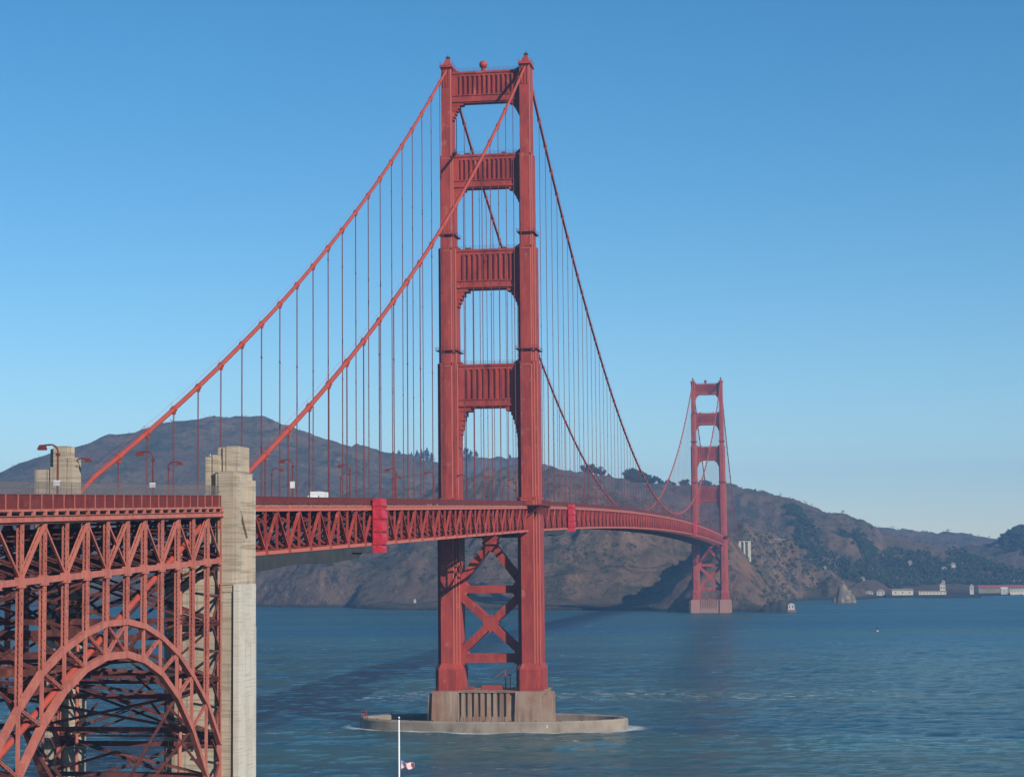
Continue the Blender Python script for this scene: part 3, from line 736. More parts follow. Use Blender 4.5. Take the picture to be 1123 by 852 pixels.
# ------------------------------------------------------------------ arch viaduct over the fort
arch = empty('arch_viaduct', (0, -392, 0), 'red steel arch viaduct with laced columns beside the near concrete pylon', 'bridge')
def AB(mb, name, m_, parent=arch):
    o = mb.build(name, m_, parent); o.location = (0, 392, 0); return o
P7 = 7.4
COLY = [-346.3-P7*k for k in range(14)]           # -346.3 .. -442.5
def az_top(y): return 61.9+.0275*(y+434)+.3            # top of truss
def az_bot(y): return 54.65+.0285*(y+434)
def arch_up(y):
    t_ = abs(y+394.2); return 48.75-.0092*t_**2 if t_ < 48.2 else 48.75-.0092*48.2**2
UP = [(-346.3, 27.4), (-353.4, 34.5), (-360.8, 39.3), (-368.0, 43.1), (-375.6, 45.9), (-383.0, 47.8), (-390.3, 48.7), (-398.3, 48.7), (-405.8, 47.7), (-413.2, 46.0), (-420.6, 43.4), (-427.9, 39.4), (-435.2, 34.3), (-442.5, 28.0)]
LO = [(-353.4, 23.2), (-360.8, 31.0), (-368.0, 36.6), (-375.6, 40.6), (-383.0, 42.9), (-390.3, 44.1), (-398.3, 44.2), (-405.8, 43.0), (-413.2, 40.6), (-420.6, 36.6), (-427.9, 31.0), (-435.2, 23.4)]
COLY = [q[0] for q in UP]
for cx in (CX, -CX):
    mb = MB()
    for (a, b) in zip(UP[:-1], UP[1:]): mb.beam((cx, *a), (cx, *b), .75, .85)
    for (a, b) in zip(LO[:-1], LO[1:]): mb.beam((cx, *a), (cx, *b), .75, .98)
    mb.beam((cx, -353.4, 23.2), (cx, -349.5, 12), .75, 1.1); mb.beam((cx, -435.2, 23.4), (cx, -439, 12), .75, 1.1)
    mb.beam((cx, -346.3, 27.4), (cx, -346.3, 12), .75, .95); mb.beam((cx, -442.5, 28.0), (cx, -442.5, 12), .75, .95)
    AB(mb, 'arch_rib', ARCHP)
    mb = MB()
    L_ = dict(LO); n_ = len(UP)
    for i in range(1, n_-1):
        y, zu = UP[i]; zl = L_[y]
        mb.beam((cx, y, zl), (cx, y, zu), .4, .4)
        if i < 6: j = i-1 if False else i+1
        # diagonals fan towards the crown
        if i <= 5: mb.lattice((cx, LO[i][0], LO[i][1]), (cx, UP[i][0], UP[i][1]), .4, .35, .09, .9)
        if i >= 8: mb.lattice((cx, LO[i-2][0], LO[i-2][1]), (cx, UP[i][0], UP[i][1]), .4, .35, .09, .9)
    for a, b in (((-390.3, 44.1), (-398.3, 48.7)), ((-398.3, 44.2), (-390.3, 48.7)), ((-390.3, 44.1), (-383.0, 47.8))):
        mb.lattice((cx, *a), (cx, *b), .4, .35, .09, .9)
    AB(mb, 'rib_lacing', ARCHP)
    # horizontal lower chord and top chord
    mb = MB()
    mb.beam((cx, -345.2, az_bot(-345.2)), (cx, -444, az_bot(-444)), .6, .8)
    AB(mb, 'lower_chord', ARCHP)
    mb = MB(); mb.beam((cx, -345.2, az_top(-345.2)), (cx, -444, az_top(-444)), .7, .9)
    for y in COLY: mb.box(cx-.42, cx+.42, y-1.1, y+1.1, az_bot(y)-.7, az_bot(y)+.6, 0, .5)
    AB(mb, 'upper_chord', ARCHP)
    mb = MB()
    bot = {0, 2, 4, 6, 7, 9, 11, 13}
    for i in range(len(COLY)-1):
        a, b = COLY[i], COLY[i+1]
        if i == 6:
            mb.beam((cx, a, az_bot(a)+.3), (cx, b, az_top(b)-.4), .32, .3); mb.lattice((cx, b, az_bot(b)+.3), (cx, a, az_top(a)-.4), .5, .45, .12, .8); continue
        if i in bot: mb.beam((cx, a, az_bot(a)+.3), (cx, b, az_top(b)-.4), .34, .32)
        else: mb.lattice((cx, b, az_bot(b)+.3), (cx, a, az_top(a)-.4), .5, .5, .13, .8)
    AB(mb, 'deck_truss_diagonal', ARCHP)
    for i, y in enumerate(COLY):
        mb = MB(); zl = UP[i][1]
        mb.lattice((cx, y, zl), (cx, y, az_top(y)-.3), .62, .75, .14, .62, (0, 1, 0))
        mb.beam((cx+.34, y-.3, zl), (cx+.34, y-.3, az_top(y)-.3), .06, .12); 
        if i == 0: mb.beam((cx, y, 12), (cx, y, zl), .7, .7)
        AB(mb, 'spandrel_column', ARCHP)
# transverse frames between the two ribs
mb = MB(); mb2 = MB()
for i, y in enumerate(COLY):
    zt_, zb_, zu = az_top(y), az_bot(y), UP[i][1]
    if i % 2 == 0: mb.lattice((-CX, y, zb_), (CX, y, zb_), .5, .9, .13, 1.1)
    mb.lattice((-CX, y, zt_-2.2), (CX, y, zt_-2.2), .45, .7, .12, 1.3)
    mb.beam((-CX, y, zt_-.1), (CX, y, zt_-.1), .5, .9)
    mb.lattice((-CX, y, zb_+.4), (0, y, zt_-2.4), .45, .45, .12, .9); mb.lattice((CX, y, zb_+.4), (0, y, zt_-2.4), .45, .45, .12, .9)
    if i % 2 == 0: mb2.beam((-CX, y, zu), (CX, y, zu), .6, .8)
    # sway X between columns
    H_ = zb_-zu; n_ = max(1, int(round(H_/10)))
    for k in range(n_):
        a = zu+H_*k/n_; b = zu+H_*(k+1)/n_
        if i % 2 == 0: mb.beam((-CX, y, a), (CX, y, b), .35, .35); mb.beam((CX, y, a), (-CX, y, b), .35, .35)
        else: mb.lattice((-CX, y, b), (0, y, a), .3, .3, .1, 1.1); mb.lattice((CX, y, b), (0, y, a), .3, .3, .1, 1.1)
        if k and i % 2 == 0: mb.beam((-CX, y, a), (CX, y, a), .35, .45)
    if 0 < i < 13:
        zl = L_[y]; mb2.beam((-CX, y, zl), (CX, y, zl), .6, .7)
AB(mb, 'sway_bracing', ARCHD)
# laterals in the planes of the two rib chords
pl = [UP[0]]+UP[1:-1]+[UP[-1]]
for pts_, w in ((LO, .7),):
    for k, (a, b) in enumerate(zip(pts_[:-1], pts_[1:])):
        mb2.beam((-CX, *a), (0, (a[0]+b[0])/2, (a[1]+b[1])/2), w, .4); mb2.beam((CX, *a), (0, (a[0]+b[0])/2, (a[1]+b[1])/2), w, .4)
        if k % 2: mb2.beam((-CX, *b), (0, (a[0]+b[0])/2, (a[1]+b[1])/2), w, .4); mb2.beam((CX, *b), (0, (a[0]+b[0])/2, (a[1]+b[1])/2), w, .4)
for k in range(1, 12):      # laced struts and fans between the ribs below the crown
    y, zl = LO[k-1]; zu = UP[k][1]
    mb2.lattice((-CX, y, zl), (-CX/3, y, zu), .3, .3, .1, 1.0); mb2.lattice((CX, y, zl), (CX/3, y, zu), .3, .3, .1, 1.0)
    if k in (1, 2, 3, 9, 10, 11): mb2.beam((-CX, y, zl), (0, y, 14), .4, .4); mb2.beam((CX, y, zl), (0, y, 14), .4, .4)
for ys_, zs_ in (((-349.5, 12), (-353.4, 23.2)),):
    mb2.beam((-CX, *ys_), (CX, *zs_), .5, .5); mb2.beam((CX, *ys_), (-CX, *zs_), .5, .5)
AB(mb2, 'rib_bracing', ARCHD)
# edge bracing against the pylon
mb = MB()
for z0 in (20, 29, 38, 47):
    for cx in (CX, -CX):
        mb.beam((cx, -346.5, z0+4.5), (cx, -353.4, z0+4.5), .3, .35) if z0 > 30 else None
        mb.beam((cx, -346.5, z0+4.5), (cx, -350.3, z0+8.4), .28, .28); mb.beam((cx, -346.5, z0+4.5), (cx, -350.3, z0+.6), .28, .28)
    mb.lattice((-CX, -347.2, z0), (CX, -347.2, z0+9), .5, .5, .14, 1.0); mb.lattice((CX, -347.2, z0), (-CX, -347.2, z0+9), .5, .5, .14, 1.0); mb.lattice((-CX, -347.2, z0), (CX, -347.2, z0), .6, .7, .14, 1.1)
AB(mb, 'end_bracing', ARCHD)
# floor, fascia and railing
def azd(y): return 63.6+.0265*(y+434)
YA = list(np.linspace(-448, -337, 16))
mb = MB(); strip(mb, YA, -13.3, 13.3, lambda y: azd(y)-.15, .4); AB(mb, 'roadway', ASPH)
mb = MB()
for x in np.linspace(-12.5, 12.5, 11): mb.beam((x, -448, azd(-448)-1.1), (x, -346, azd(-346)-1.1), .35, 1.0)
AB(mb, 'stringer', ARCHD)
mb = MB()
for cx in (14.1, -14.1):
    mb.beam((cx, -448, azd(-448)-1.15), (cx, -346, azd(-346)-1.15), .25, .75)
    mb.beam((cx, -448, azd(-448)-.1), (cx, -346, azd(-346)-.1), .22, .3)
    mb.beam((cx+.12, -448, azd(-448)-1.5), (cx+.12, -346, azd(-346)-1.5), .4, .09); mb.beam((cx+.12, -448, azd(-448)-.78), (cx+.12, -346, azd(-346)-.78), .4, .09)
    for y in np.arange(-447, -346, P7/2): mb.box(cx-.2, cx+.2, y-.22, y+.22, azd(y)-.8, azd(y)-.2)
for y in np.arange(-447, -346, P7/2):
    mb.beam((-14, y, azd(y)-1.2), (14, y, azd(y)-1.2), .3, .7)
AB(mb, 'fascia_beam', ARCHP)
for cx, pt in ((13.9, .24), (-13.9, .4)):
    mb = MB(); railing(mb, cx, -448, -346.3, azd, pt, 1.85, 1.85); AB(mb, 'railing', RAILP)
    mb = MB()
    for y in np.arange(-447.9, -346.4, 3.7): mb.beam((cx+(.12 if cx > 0 else -.12), y, azd(y)-.1), (cx+(.12 if cx > 0 else -.12), y, azd(y)+1.9), .1, .1)
    AB(mb, 'railing_post', ARCHP)
# tall mesh fence above the east railing
mb = MB()
for y in np.arange(-448, -347, 3.7): mb.beam((13.6, y, azd(y)+1.8), (13.6, y, azd(y)+3.55), .06, .06)
for a, b in zip(YA[:-1], YA[1:]):
    b = min(b, -346.5)
    for hh in (1.95, 2.7, 3.5): mb.tube([(13.6, a, azd(a)+hh), (13.6, b, azd(b)+hh)], .028, 4, False)
for y in np.arange(-448, -347, .28): mb.tube([(13.6, y, azd(y)+1.8), (13.6, y+.9, azd(y)+3.5)], .014, 3, False); mb.tube([(13.6, y+.9, azd(y)+1.8), (13.6, y, azd(y)+3.5)], .014, 3, False)
AB(mb, 'mesh_fence', STEELM)
# maintenance platform and pipes in the bay next to the pylon
mb = MB()
mb.tube([(8, -349.5, 14), (8, -349.5, 61)], .35, 8); mb.tube([(-9.5, -349.5, 14), (-9.5, -349.5, 61)], .3, 8)
AB(mb, 'drain_pipe', ARCHP)

# ------------------------------------------------------------------ concrete pylons
def pylon(sx, y0, name_label, zfoot=-3):
    e = empty('concrete_pylon', (0, y0, 0), name_label, 'pylon', 'concrete pylons of the bridge')
    def bx(mb, x0, x1, *r, **k): mb.box(*sorted((sx*x0, sx*x1)), *r, **k)
    mb = MB()
    bx(mb, 4.2, 13.9, -5.2, 3.6, 0, 57.5)       # inner wall below the deck
    bx(mb, 13.8, 15.95, -5.35, 3.9, 0, 53.0)
    bx(mb, 13.75, 15.95, -5.5, -5.3, 52.0, 53.1)
    o = mb.build('lower_shaft', CONC, e)
    mb = MB(); bx(mb, 16.1, 17.0, -5.75, 4.1, 0, 53.2); bx(mb, 15.9, 16.12, -4.9, 4.0, 0, 53.15)
    bx(mb, 17.0, 17.1, -3.2, 4.0, 0, 46.0)
    mb.build('outer_face', CONCN, e)
    mb = MB()
    bx(mb, 13.4, 15.9, -5.55, 5.6, 53.2, 71.6)
    bx(mb, 15.9, 16.35, -5.3, -3.0, 53.2, 71.2); bx(mb, 15.9, 16.5, 2.6, 5.6, 53.2, 70.6); bx(mb, 15.9, 16.2, -3.0, -1.6, 53.2, 65.5)
    # recessed strip edge on the south face
    bx(mb, 13.45, 13.75, -5.75, -5.5, 53.3, 62.2)
    p_ = [(sx*15.85, 66.5), (sx*16.1, 66.5), (sx*16.1, 60.0), (sx*15.85, 60.0)]
    mb.beam((sx*16.05, -2.2, 65.5), (sx*16.05, 1.9, 61.0), .5, .35)
    bx(mb, 12.9, 13.4, -5.4, 4.6, 58.5, 71.55)
    bx(mb, 12.85, 15.95, -5.6, 5.65, 71.6, 71.8)
    mb.build('upper_shaft', CONC, e)
    mb = MB()
    bx(mb, 12.3, 15.0, -1.6, 4.2, 71.9, 76.0); bx(mb, 13.6, 15.7, -1.9, 4.4, 71.9, 76.15); bx(mb, 12.0, 12.9, -.9, 4.0, 66, 75.4)
    bx(mb, 12.2, 12.6, -2.0, -.9, 71.6, 75.9); bx(mb, 13.05, 13.45, -2.0, -1.5, 71.6, 76.0)
    mb.build('crown_block', CONC, e)
    mb = MB()
    bx(mb, 11.1, 11.9, -5.2, -1.0, 60, 74.2); bx(mb, 12.1, 12.7, -4.6, -1.0, 60, 74.6); bx(mb, 11.1, 12.8, -4.2, -.6, 60, 73.9)
    mb.build('inner_buttress', CONC, e)
    return e
def w_pylon(sx, y0, label):
    e = empty('concrete_pylon', (0, y0, 0), label, 'pylon', 'concrete pylons of the bridge')
    def bx(mb, x0, x1, *r, **k): mb.box(*sorted((sx*x0, sx*x1)), *r, **k)
    mb = MB(); bx(mb, 12.6, 16.9, -5.2, 3.6, 0, 57.5); mb.build('lower_shaft', CONC, e)
    mb = MB()
    bx(mb, 15.80, 18.70, -5.0, -1.8, 55, 72.6); bx(mb, 16.05, 16.40, -5.15, -4.9, 60, 72.6)
    bx(mb, 13.10, 15.80, -5.4, -1.4, 55, 73.0); bx(mb, 12.00, 13.10, -5.0, -1.0, 60, 74.6, .15, 0)
    mb.build('upper_shaft', CONC, e)
    mb = MB(); bx(mb, 13.10, 15.50, -4.9, -1.5, 73.0, 76.5); bx(mb, 15.50, 16.30, -4.2, -3.2, 72.6, 76.1); bx(mb, 15.50, 16.30, -2.4, -1.6, 72.6, 76.1)
    mb.build('crown_block', CONC, e)
    return e
pylon(1, -341.0, 'tall pale concrete pylon in the left foreground where the arch viaduct ends')
w_pylon(-1, -341.0, 'stepped tan concrete pylon on the far side of the deck behind a street lamp')
def n_pylon(cx, label):
    e = empty('concrete_pylon', (0, 1623, 0), label, 'pylon', 'concrete pylons of the bridge')
    mb = MB(); mb.box(cx-1.5, cx+1.5, -6, 6, 30, 70.5); mb.box(cx+9, cx+12, -6, 6, 30, 70.5); mb.box(cx+1.5, cx+9, -3, 6, 30, 69.0)
    mb.build('shaft', CONCN, e)
    mb = MB(); mb.box(cx-1.9, cx+12.4, -6.4, 6.4, 70.5, 71.3); mb.build('cornice', CONCN, e)
    mb = MB(); mb.box(cx+4.2, cx+5.9, -7.2, -3, 28, 70.4); mb.build('rib', CREAM, e)
n_pylon(15.2, 'small pale twin concrete pylon on the hillside right of the far tower')

# ------------------------------------------------------------------ red shrouded work platforms and netting
def shroud(y0, wy, label, x0=14.3, x1=16.4, deck=True):
    z0, z1 = zb(y0)-(1.6 if deck else .9), zt(y0)+(1.9 if deck else 1.3)
    e = empty('work_platform', (x0, y0, z0), label, 'work platform', 'red wrapped work platforms on the truss')
    n = 9; mb = MB(); vs = []; fs = []
    pr = [(0, -wy/2), (x1-x0, -wy/2), (x1-x0, wy/2), (0, wy/2)]
    H_ = z1-z0; nz = 14
    for j in range(nz+1):
        z = H_*j/nz; b_ = .12*sin(j*2.2)+.06*sin(j*5.1)
        for px_, py_ in pr: vs.append((px_+(b_ if px_ > 0 else 0), py_*(1+b_*.05), z))
    for j in range(nz):
        for k in range(4): a = j*4+k; c = j*4+(k+1) % 4; fs.append((a, c, c+4, a+4))
    fs += [(3, 2, 1, 0), tuple(nz*4+i for i in range(4))]
    mb.add(vs, fs).build('tarpaulin', TARPR, e)
    mb = MB()
    for k in range(4): mb.box(-.06, x1-x0+.18, -wy/2-.06, wy/2+.06, H_*(k+.6)/4.2, H_*(k+.6)/4.2+.12)
    mb.build('lashing', RAILP, e)
    mb = MB()
    if deck:
        for q in range(9): mb.beam((-1.5, -wy/2-1-q*2.0, .2), (-1.5, -wy/2-1-q*2.0, 2.0), .15, .15)
        mb.box(-2.5, .2, -wy/2-18, wy/2, 0.0, .35); mb.beam((-1.5, -wy/2-18, 2.0), (-1.5, -wy/2, 2.0), .15, .15)
        mb.build('scaffold_walkway', DARKM, e)
shroud(-236, 4.6, 'large bright red wrapped work platform on the truss, left of the near tower')
shroud(97, 5.5, 'smaller red wrapped work platform on the truss, just right of the near tower', 14.3, 16.4, False)
shroud(828, 12, 'narrow red wrapped work platform on the far truss in front of the far tower', 14.3, 16.6, False)
def net(y0, y1, sag, label, amp):
    n = 40; vs = []; fs = []; xs_ = [-14, -7, 0, 7, 14]
    for i in range(n+1):
        y = lerp(y0, y1, i/n); e_ = min(1, min(i, n-i)/3.0)
        for j, x in enumerate(xs_):
            s_ = (sag+amp*sin(i*.26+.8))*e_
            vs.append((x, y, zb(y)-.3-s_))
    for i in range(n):
        for j in range(4): a = i*5+j; fs.append((a, a+1, a+6, a+5))
    # hanging side curtains
    b = len(vs)
    for i in range(n+1):
        y = lerp(y0, y1, i/n)
        for x in (-14, 14): vs.append((x, y, zb(y)-.1))
    for i in range(n):
        a = b+i*2; fs.append((a, a+2, (i+1)*5, i*5)); fs.append((a+1, i*5+4, (i+1)*5+4, a+3))
    o = MB().add(vs, fs).build('safety_net', NETM); tag(o, label, 'safety net', 'dark nets slung under the deck')
    sm = o.modifiers.new('thick', 'SOLIDIFY'); sm.thickness = .06
net(-334, -243, 2.2, 'long dark grey net sagging under the deck between the near pylon and the red platform', .25)
net(18, 92, 1.6, 'short dark net sagging under the deck just right of the near tower', .3)

# ------------------------------------------------------------------ street lamps
ORD = ['first', 'second', 'third', 'fourth', 'fifth', 'sixth', 'seventh', 'eighth', 'ninth', 'tenth', 'eleventh', 'twelfth', 'thirteenth', 'fourteenth', 'fifteenth', 'sixteenth', 'seventeenth', 'eighteenth', 'nineteenth', 'twentieth']
ORD += ['twenty-'+o for o in ORD[:9]]+['thirtieth']+['thirty-'+o for o in ORD[:9]]
def make_lamp():
    e = empty('street_lamp')
    mb = MB(); mb.box(-.22, .22, -.22, .22, 0, .7, .05, .05)
    mb.tube([(0, 0, .6), (0, 0, 5.6)], [.16, .12], 8)
    mb.box(-.2, .2, -.2, .2, 5.5, 5.75)
    e_ = mb.build('post', RAILP, e)
    pts = [(0, 0, 5.6)]+[(-.9+.9*cos(a), 0, 5.9+.75*sin(a)) for a in np.linspace(0, pi*.5, 6)]+[(-1.6, 0, 6.6)]
    MB().tube(pts, .1, 6).build('arm', RAILP, e)
    mb = MB(); mb.box(-2.45, -1.35, -.25, .25, 6.15, 6.5, .12, .08); mb.box(-2.3, -1.5, -.2, .2, 6.48, 6.66, .1, .08)
    h = mb.build('lantern', RAILP, e)
    MB().box(-2.35, -1.45, -.18, .18, 6.09, 6.15).build('lens', CREAM, h)
    return e
lamp0 = make_lamp(); SIGN = []
LE = [-412.6, -375.3] + [-296.5+45.7*k for k in range(34)]
LW = [-344, -296.5, -225, -160, -98] + [10+45.7*k for k in range(27)]
def road_z(y): return (azd(y) if y < -338 else fz(y))
first = True
for side, LL in ((1, LE), (-1, LW)):
    cnt = 0
    for i, y in enumerate(LL):
        if abs(y) < 9 or abs(y-1280) < 9 or y > 1590: continue
        o = lamp0 if first else copy_tree(lamp0); first = False
        o.location = (12.3*side, y, road_z(y)); o.rotation_euler = (0, 0, 0 if side > 0 else pi)
        nm = 'near' if side > 0 else 'far'
        if side > 0 and i in (0, 1, 2): nm_ = ['red street lamp with a white sign, in front of the tan stepped pylon', 'red street lamp with a white sign, between the tan stepped pylon and the near pylon', 'red street lamp with a white sign, just right of the near pylon'][i]
        else: nm_ = '%s red street lamp from the left along the %s sidewalk of the deck' % (ORD[cnt], nm)
        cnt += 1
        o.scale = (1.15, 1.15, 1.28); tag(o, nm_, 'street lamp', 'street lamps along the deck')
        if side > 0 and i in (0, 1, 2):
            SIGN.append((o, i))

for o, i in SIGN:
    MB().box(-.4, .4, -.26, -.2, 2.4, 2.95 if i < 2 else 3.4).build('sign_plate', WHITE, o)

# ------------------------------------------------------------------ vehicles
def make_car(paint):
    e = empty('car')
    pr = [(-2.2, .35), (-2.25, .75), (-2.1, .95), (-1.5, 1.0), (-.9, 1.42), (.7, 1.45), (1.45, 1.0), (2.1, .85), (2.25, .6), (2.2, .35)]
    b = MB().prism(pr, -.88, .88, 'x').build('body', paint, e)
    w = MB(); w.prism([(-1.25, 1.04), (-.82, 1.36), (.66, 1.39), (1.22, 1.04)], -.9, .9, 'x'); w.build('windows', GLASSD, e)
    for yy in (-1.4, 1.4):
        for xx in (-.8, .8): MB().tube([(xx-.12, yy, .33), (xx+.12, yy, .33)], .33, 12).build('wheel', RUBBER, e)
    MB().box(-.8, -.45, -2.28, -2.2, .62, .76).build('headlight', WHITE, e); MB().box(.45, .8, -2.28, -2.2, .62, .76).build('headlight', WHITE, e)
    return e
def make_van(paint, L_=5.4, H_=2.6):
    e = empty('van')
    MB().prism([(-L_/2, .4), (-L_/2, 1.2), (-L_/2+.8, 1.5), (-L_/2+1.5, H_-.1), (-L_/2+1.9, H_), (L_/2-.1, H_), (L_/2, H_-.15), (L_/2, .4)], -1.0, 1.0, 'x').build('body', paint, e)
    MB().prism([(-L_/2+.95, 1.5), (-L_/2+1.6, 2.2), (-L_/2+2.4, 2.2), (-L_/2+2.4, 1.5)], -1.02, 1.02, 'x').build('windows', GLASSD, e)
    for yy in (-L_/2+1.1, L_/2-1.1):
        for xx in (-.9, .9): MB().tube([(xx-.13, yy, .38), (xx+.13, yy, .38)], .38, 12).build('wheel', RUBBER, e)
    return e
def make_truck():
    e = empty('box_truck')
    MB().box(-1.2, 1.2, -2.2, 4.2, 1.05, 3.05).build('cargo_box', WHITE, e)
    MB().prism([(-4.4, .5), (-4.4, 1.4), (-3.9, 2.2), (-2.4, 2.3), (-2.4, .5)], -1.1, 1.1, 'x').build('cab', WHITE, e)
    MB().prism([(-4.25, 1.45), (-3.85, 2.1), (-3.0, 2.1), (-3.0, 1.45)], -1.12, 1.12, 'x').build('windows', GLASSD, e)
    MB().box(-.5, .5, -2.6, 4.4, .6, 1.05).build('chassis', DARKM, e)
    for yy in (-3.5, 2.2, 3.5):
        for xx in (-.95, .95): MB().tube([(xx-.15, yy, .48), (xx+.15, yy, .48)], .48, 14).build('wheel', RUBBER, e)
    return e
def put(o, x, y, label, cat, rz=0, group=None):
    o.location = (x, y, zr(y)+.01 if y > -338 else azd(y)-.14); o.rotation_euler = (0, 0, rz); tag(o, label, cat, group)
put(make_truck(), 6.6, -256, 'white box truck above the railing, right of the near pylon', 'truck')
van = make_van(WHITE); G = 'vehicles crossing the deck'
vans = [(5.5, 60, 'white van seen between the legs of the near tower'), (5.5, 400, 'white van right of the near tower, leading two others'), (5.5, 425, 'white van right of the near tower, middle of three'), (5.5, 450, 'white van right of the near tower, last of three'), (5.5, 520, 'white van alone, right of the three vans'), (5.5, 700, 'white van at the foot of the right main cable'), (5.5, 1010, 'white van next to the left leg of the far tower')]
for i, (x, y, lb) in enumerate(vans):
    o = van if i == 0 else copy_tree(van); put(o, x, y, lb, 'van', group=G)
car = make_car(WHITE)
cars = [(5.0, -128, 'white car just left of the near tower'), (2.0, -108, 'white car beside the left leg of the near tower')]
for i, (x, y, lb) in enumerate(cars):
    o = car if i == 0 else copy_tree(car); put(o, x, y, lb, 'car', group=G)
put(make_car(SILVER), 2.0, -395, 'silver car behind the mesh fence over the arch', 'car', group=G)
put(make_car(BLUEC), 5.0, -20, 'blue car just left of the right leg of the near tower', 'car', group=G)
put(make_car(DARKC), 5.4, -180, 'dark car midway between near pylon and near tower', 'car', group=G)

# ------------------------------------------------------------------ gulls
def gull(loc, label, rz=0):
    e = empty('gull', loc, label, 'bird', 'white gulls', rz)
    mb = MB(); mb.sphere((0, 0, .32), .17, 10, 8, (1.0, 1.9, 1.0)); mb.sphere((0, -.3, .50), .09, 8, 6); mb.tube([(0, -.2, .36), (0, -.28, .48)], [.1, .06], 8)
    mb.tube([(0, .25, .34), (0, .5, .30)], [.09, .03], 6); mb.build('body', WHITE, e, True)
    mb = MB(); mb.tube([(-.05, 0, .2), (-.05, 0, 0)], .015, 4); mb.tube([(.05, 0, .2), (.05, 0, 0)], .015, 4); mb.tube([(0, -.37, .5), (0, -.46, .48)], [.03, .01], 5); mb.build('legs_and_bill', CABLEP, e)
    MB().sphere((0, .08, .36), .16, 8, 6, (1.12, 1.7, .8)).build('wings', SILVER, e, True)
gull((11.3, -344.5, 74.2), 'white gull perched on the near pylon', .6)
gull((-13.7, -344.5, 74.6), 'white gull perched on the tan stepped pylon', 1.2)

# ------------------------------------------------------------------ flagpole
px, py, ptop = 90.6, -561.2, 49.6
e = empty('flagpole', (px, py, 20), 'tall white flagpole rising at the bottom of the view before the tower pier', 'flagpole')
MB().tube([(0, 0, 0), (0, 0, ptop-20-.2)], [.065, .04], 10).build('pole', POLEW, e, True)
MB().sphere((0, 0, ptop-20-.1), .05, 10, 8).build('finial', POLEW, e, True)
n1, n2 = 16, 10; vs = []; fs = []; uvs = []
for i in range(n1+1):
    for j in range(n2+1):
        u, v = i/n1, j/n2
        x = .95*u; z = -.85*(1-v)*(1-.45*u)-.30*u**1.3+.10*sin(u*7+v*2); y = .16*sin(u*9+v*1.5)*u**.5
        if v < .5: z += .10*u*(.5-v)
        vs.append((x, y, z))
for i in range(n1):
    for j in range(n2): a = i*(n2+1)+j; fs.append((a, a+n2+1, a+n2+2, a+1))
fm = MB().add(vs, fs).build('flag', flag_material(), None, True)
uvl = fm.data.uv_layers.new(name='UVMap')
for lp in fm.data.loops: q = lp.vertex_index; uvl.data[lp.index].uv = ((q//(n2+1))/n1, (q % (n2+1))/n2)
sm = fm.modifiers.new('thick', 'SOLIDIFY'); sm.thickness = .02
fm.scale = (.72, .8, .5); fm.location = (px+.09, py, 47.35); fm.rotation_euler = (0, 0, .15)
tag(fm, 'red, white and blue striped flag drooping at half mast on the white pole', 'flag')

# ------------------------------------------------------------------ fort with lighthouse under the arch, and the shore it stands on
def shore():
    n = 60; vs = []; fs = []
    pts = [(-260, -700), (-240, -520), (-110, -455), (-60, -440), (-48, -372), (-5, -352), (22, -360), (30, -440), (75, -520), (130, -590), (260, -640), (420, -700)]
    v = [(x, y, 2.2) for x, y in pts]+[(420, -2500, 2.2), (-260, -2500, 2.2)]
    b = [(x, y, -4) for x, y, _ in v]
    m_ = MB(); k = len(v); m_.add(v+b, [tuple(range(k))[::-1]]+[(i, (i+1) % k, (i+1) % k+k, i+k) for i in range(k)])
    o = m_.build('shore_ground', mat('bare_ground', (.2, .18, .14), .95, .1, [((.12, .13, .08), .05, (1, 1, 1), .4, .6, .9)])); o['kind'] = 'structure'
shore()
e = empty('fort', (-8, -400, 2.2), 'old brick fort with a small lighthouse under the steel arch', 'fort')
MB().box(-16, 14, -34, 34, 0, 13.5).build('wall', BRICK, e)
mb = MB()
for k in range(9): mb.box(13.9, 14.25, -30+k*7, -28.4+k*7, 6, 8)
mb.build('window', GLASSD, e)
MB().box(-16.5, 14.5, -34.5, 34.5, 13.5, 14.2).build('parapet', FENDC, e)
e = empty('lighthouse', (2.0, -384, 16.4), 'small grey iron lighthouse on the fort roof, below the arch', 'lighthouse')
MB().tube([(0, 0, 0), (0, 0, 4.6)], [1.3, .95], 9).build('tower', WHITE, e)
MB().tube([(0, 0, 4.6), (0, 0, 5.9)], .75, 9).build('lantern_room', FENDC, e)
MB().tube([(0, 0, 5.9), (0, 0, 6.6)], [.95, .1], 9).build('roof', DARKM, e)

# ------------------------------------------------------------------ far shore: rocks, buildings, quay
def lumpy(name, cx, cy, rx, ry, h, m_, label, cat, seed, peaks=None, group=None):
    n = 44; vs = []; fs = []
    r_ = np.linspace(-1.25, 1.25, n); X, Y = np.meshgrid(r_, r_); D = np.hypot(X, Y)
    Z = np.zeros_like(X)-3
    for (ax_, ay_, s_, hh) in (peaks or [(0, 0, 1, 1)]):
        d = np.hypot(X-ax_, Y-ay_)/s_; Z = np.maximum(Z, np.minimum(hh*h*1.45*(1-d**1.7), hh*h))
    Z = Z+fbm(X*rx+seed*50, Y*ry, 7, 5, seed, True)*h*.22*(Z > -2)
    Z = np.maximum(Z, -3)
    v = np.stack([X.ravel()*rx, Y.ravel()*ry, Z.ravel()], 1).tolist()
    for i in range(n-1):
        for j in range(n-1): a = i*n+j; fs.append((a, a+1, a+n+1, a+n))
    o = MB().add(v, fs).build(name, m_); o.location = (cx, cy, 0); tag(o, label, cat, group); return o
lumpy('sea_stack', 131, 1622, 14.5, 11, 18.5, ROCKM, 'steep tan rock stack rising from the water right of the far tower', 'rock', 3, [(-.05, 0, .62, 1.05), (-.5, .1, .42, .5), (.25, 0, .6, .72), (.62, -.1, .38, .38)])
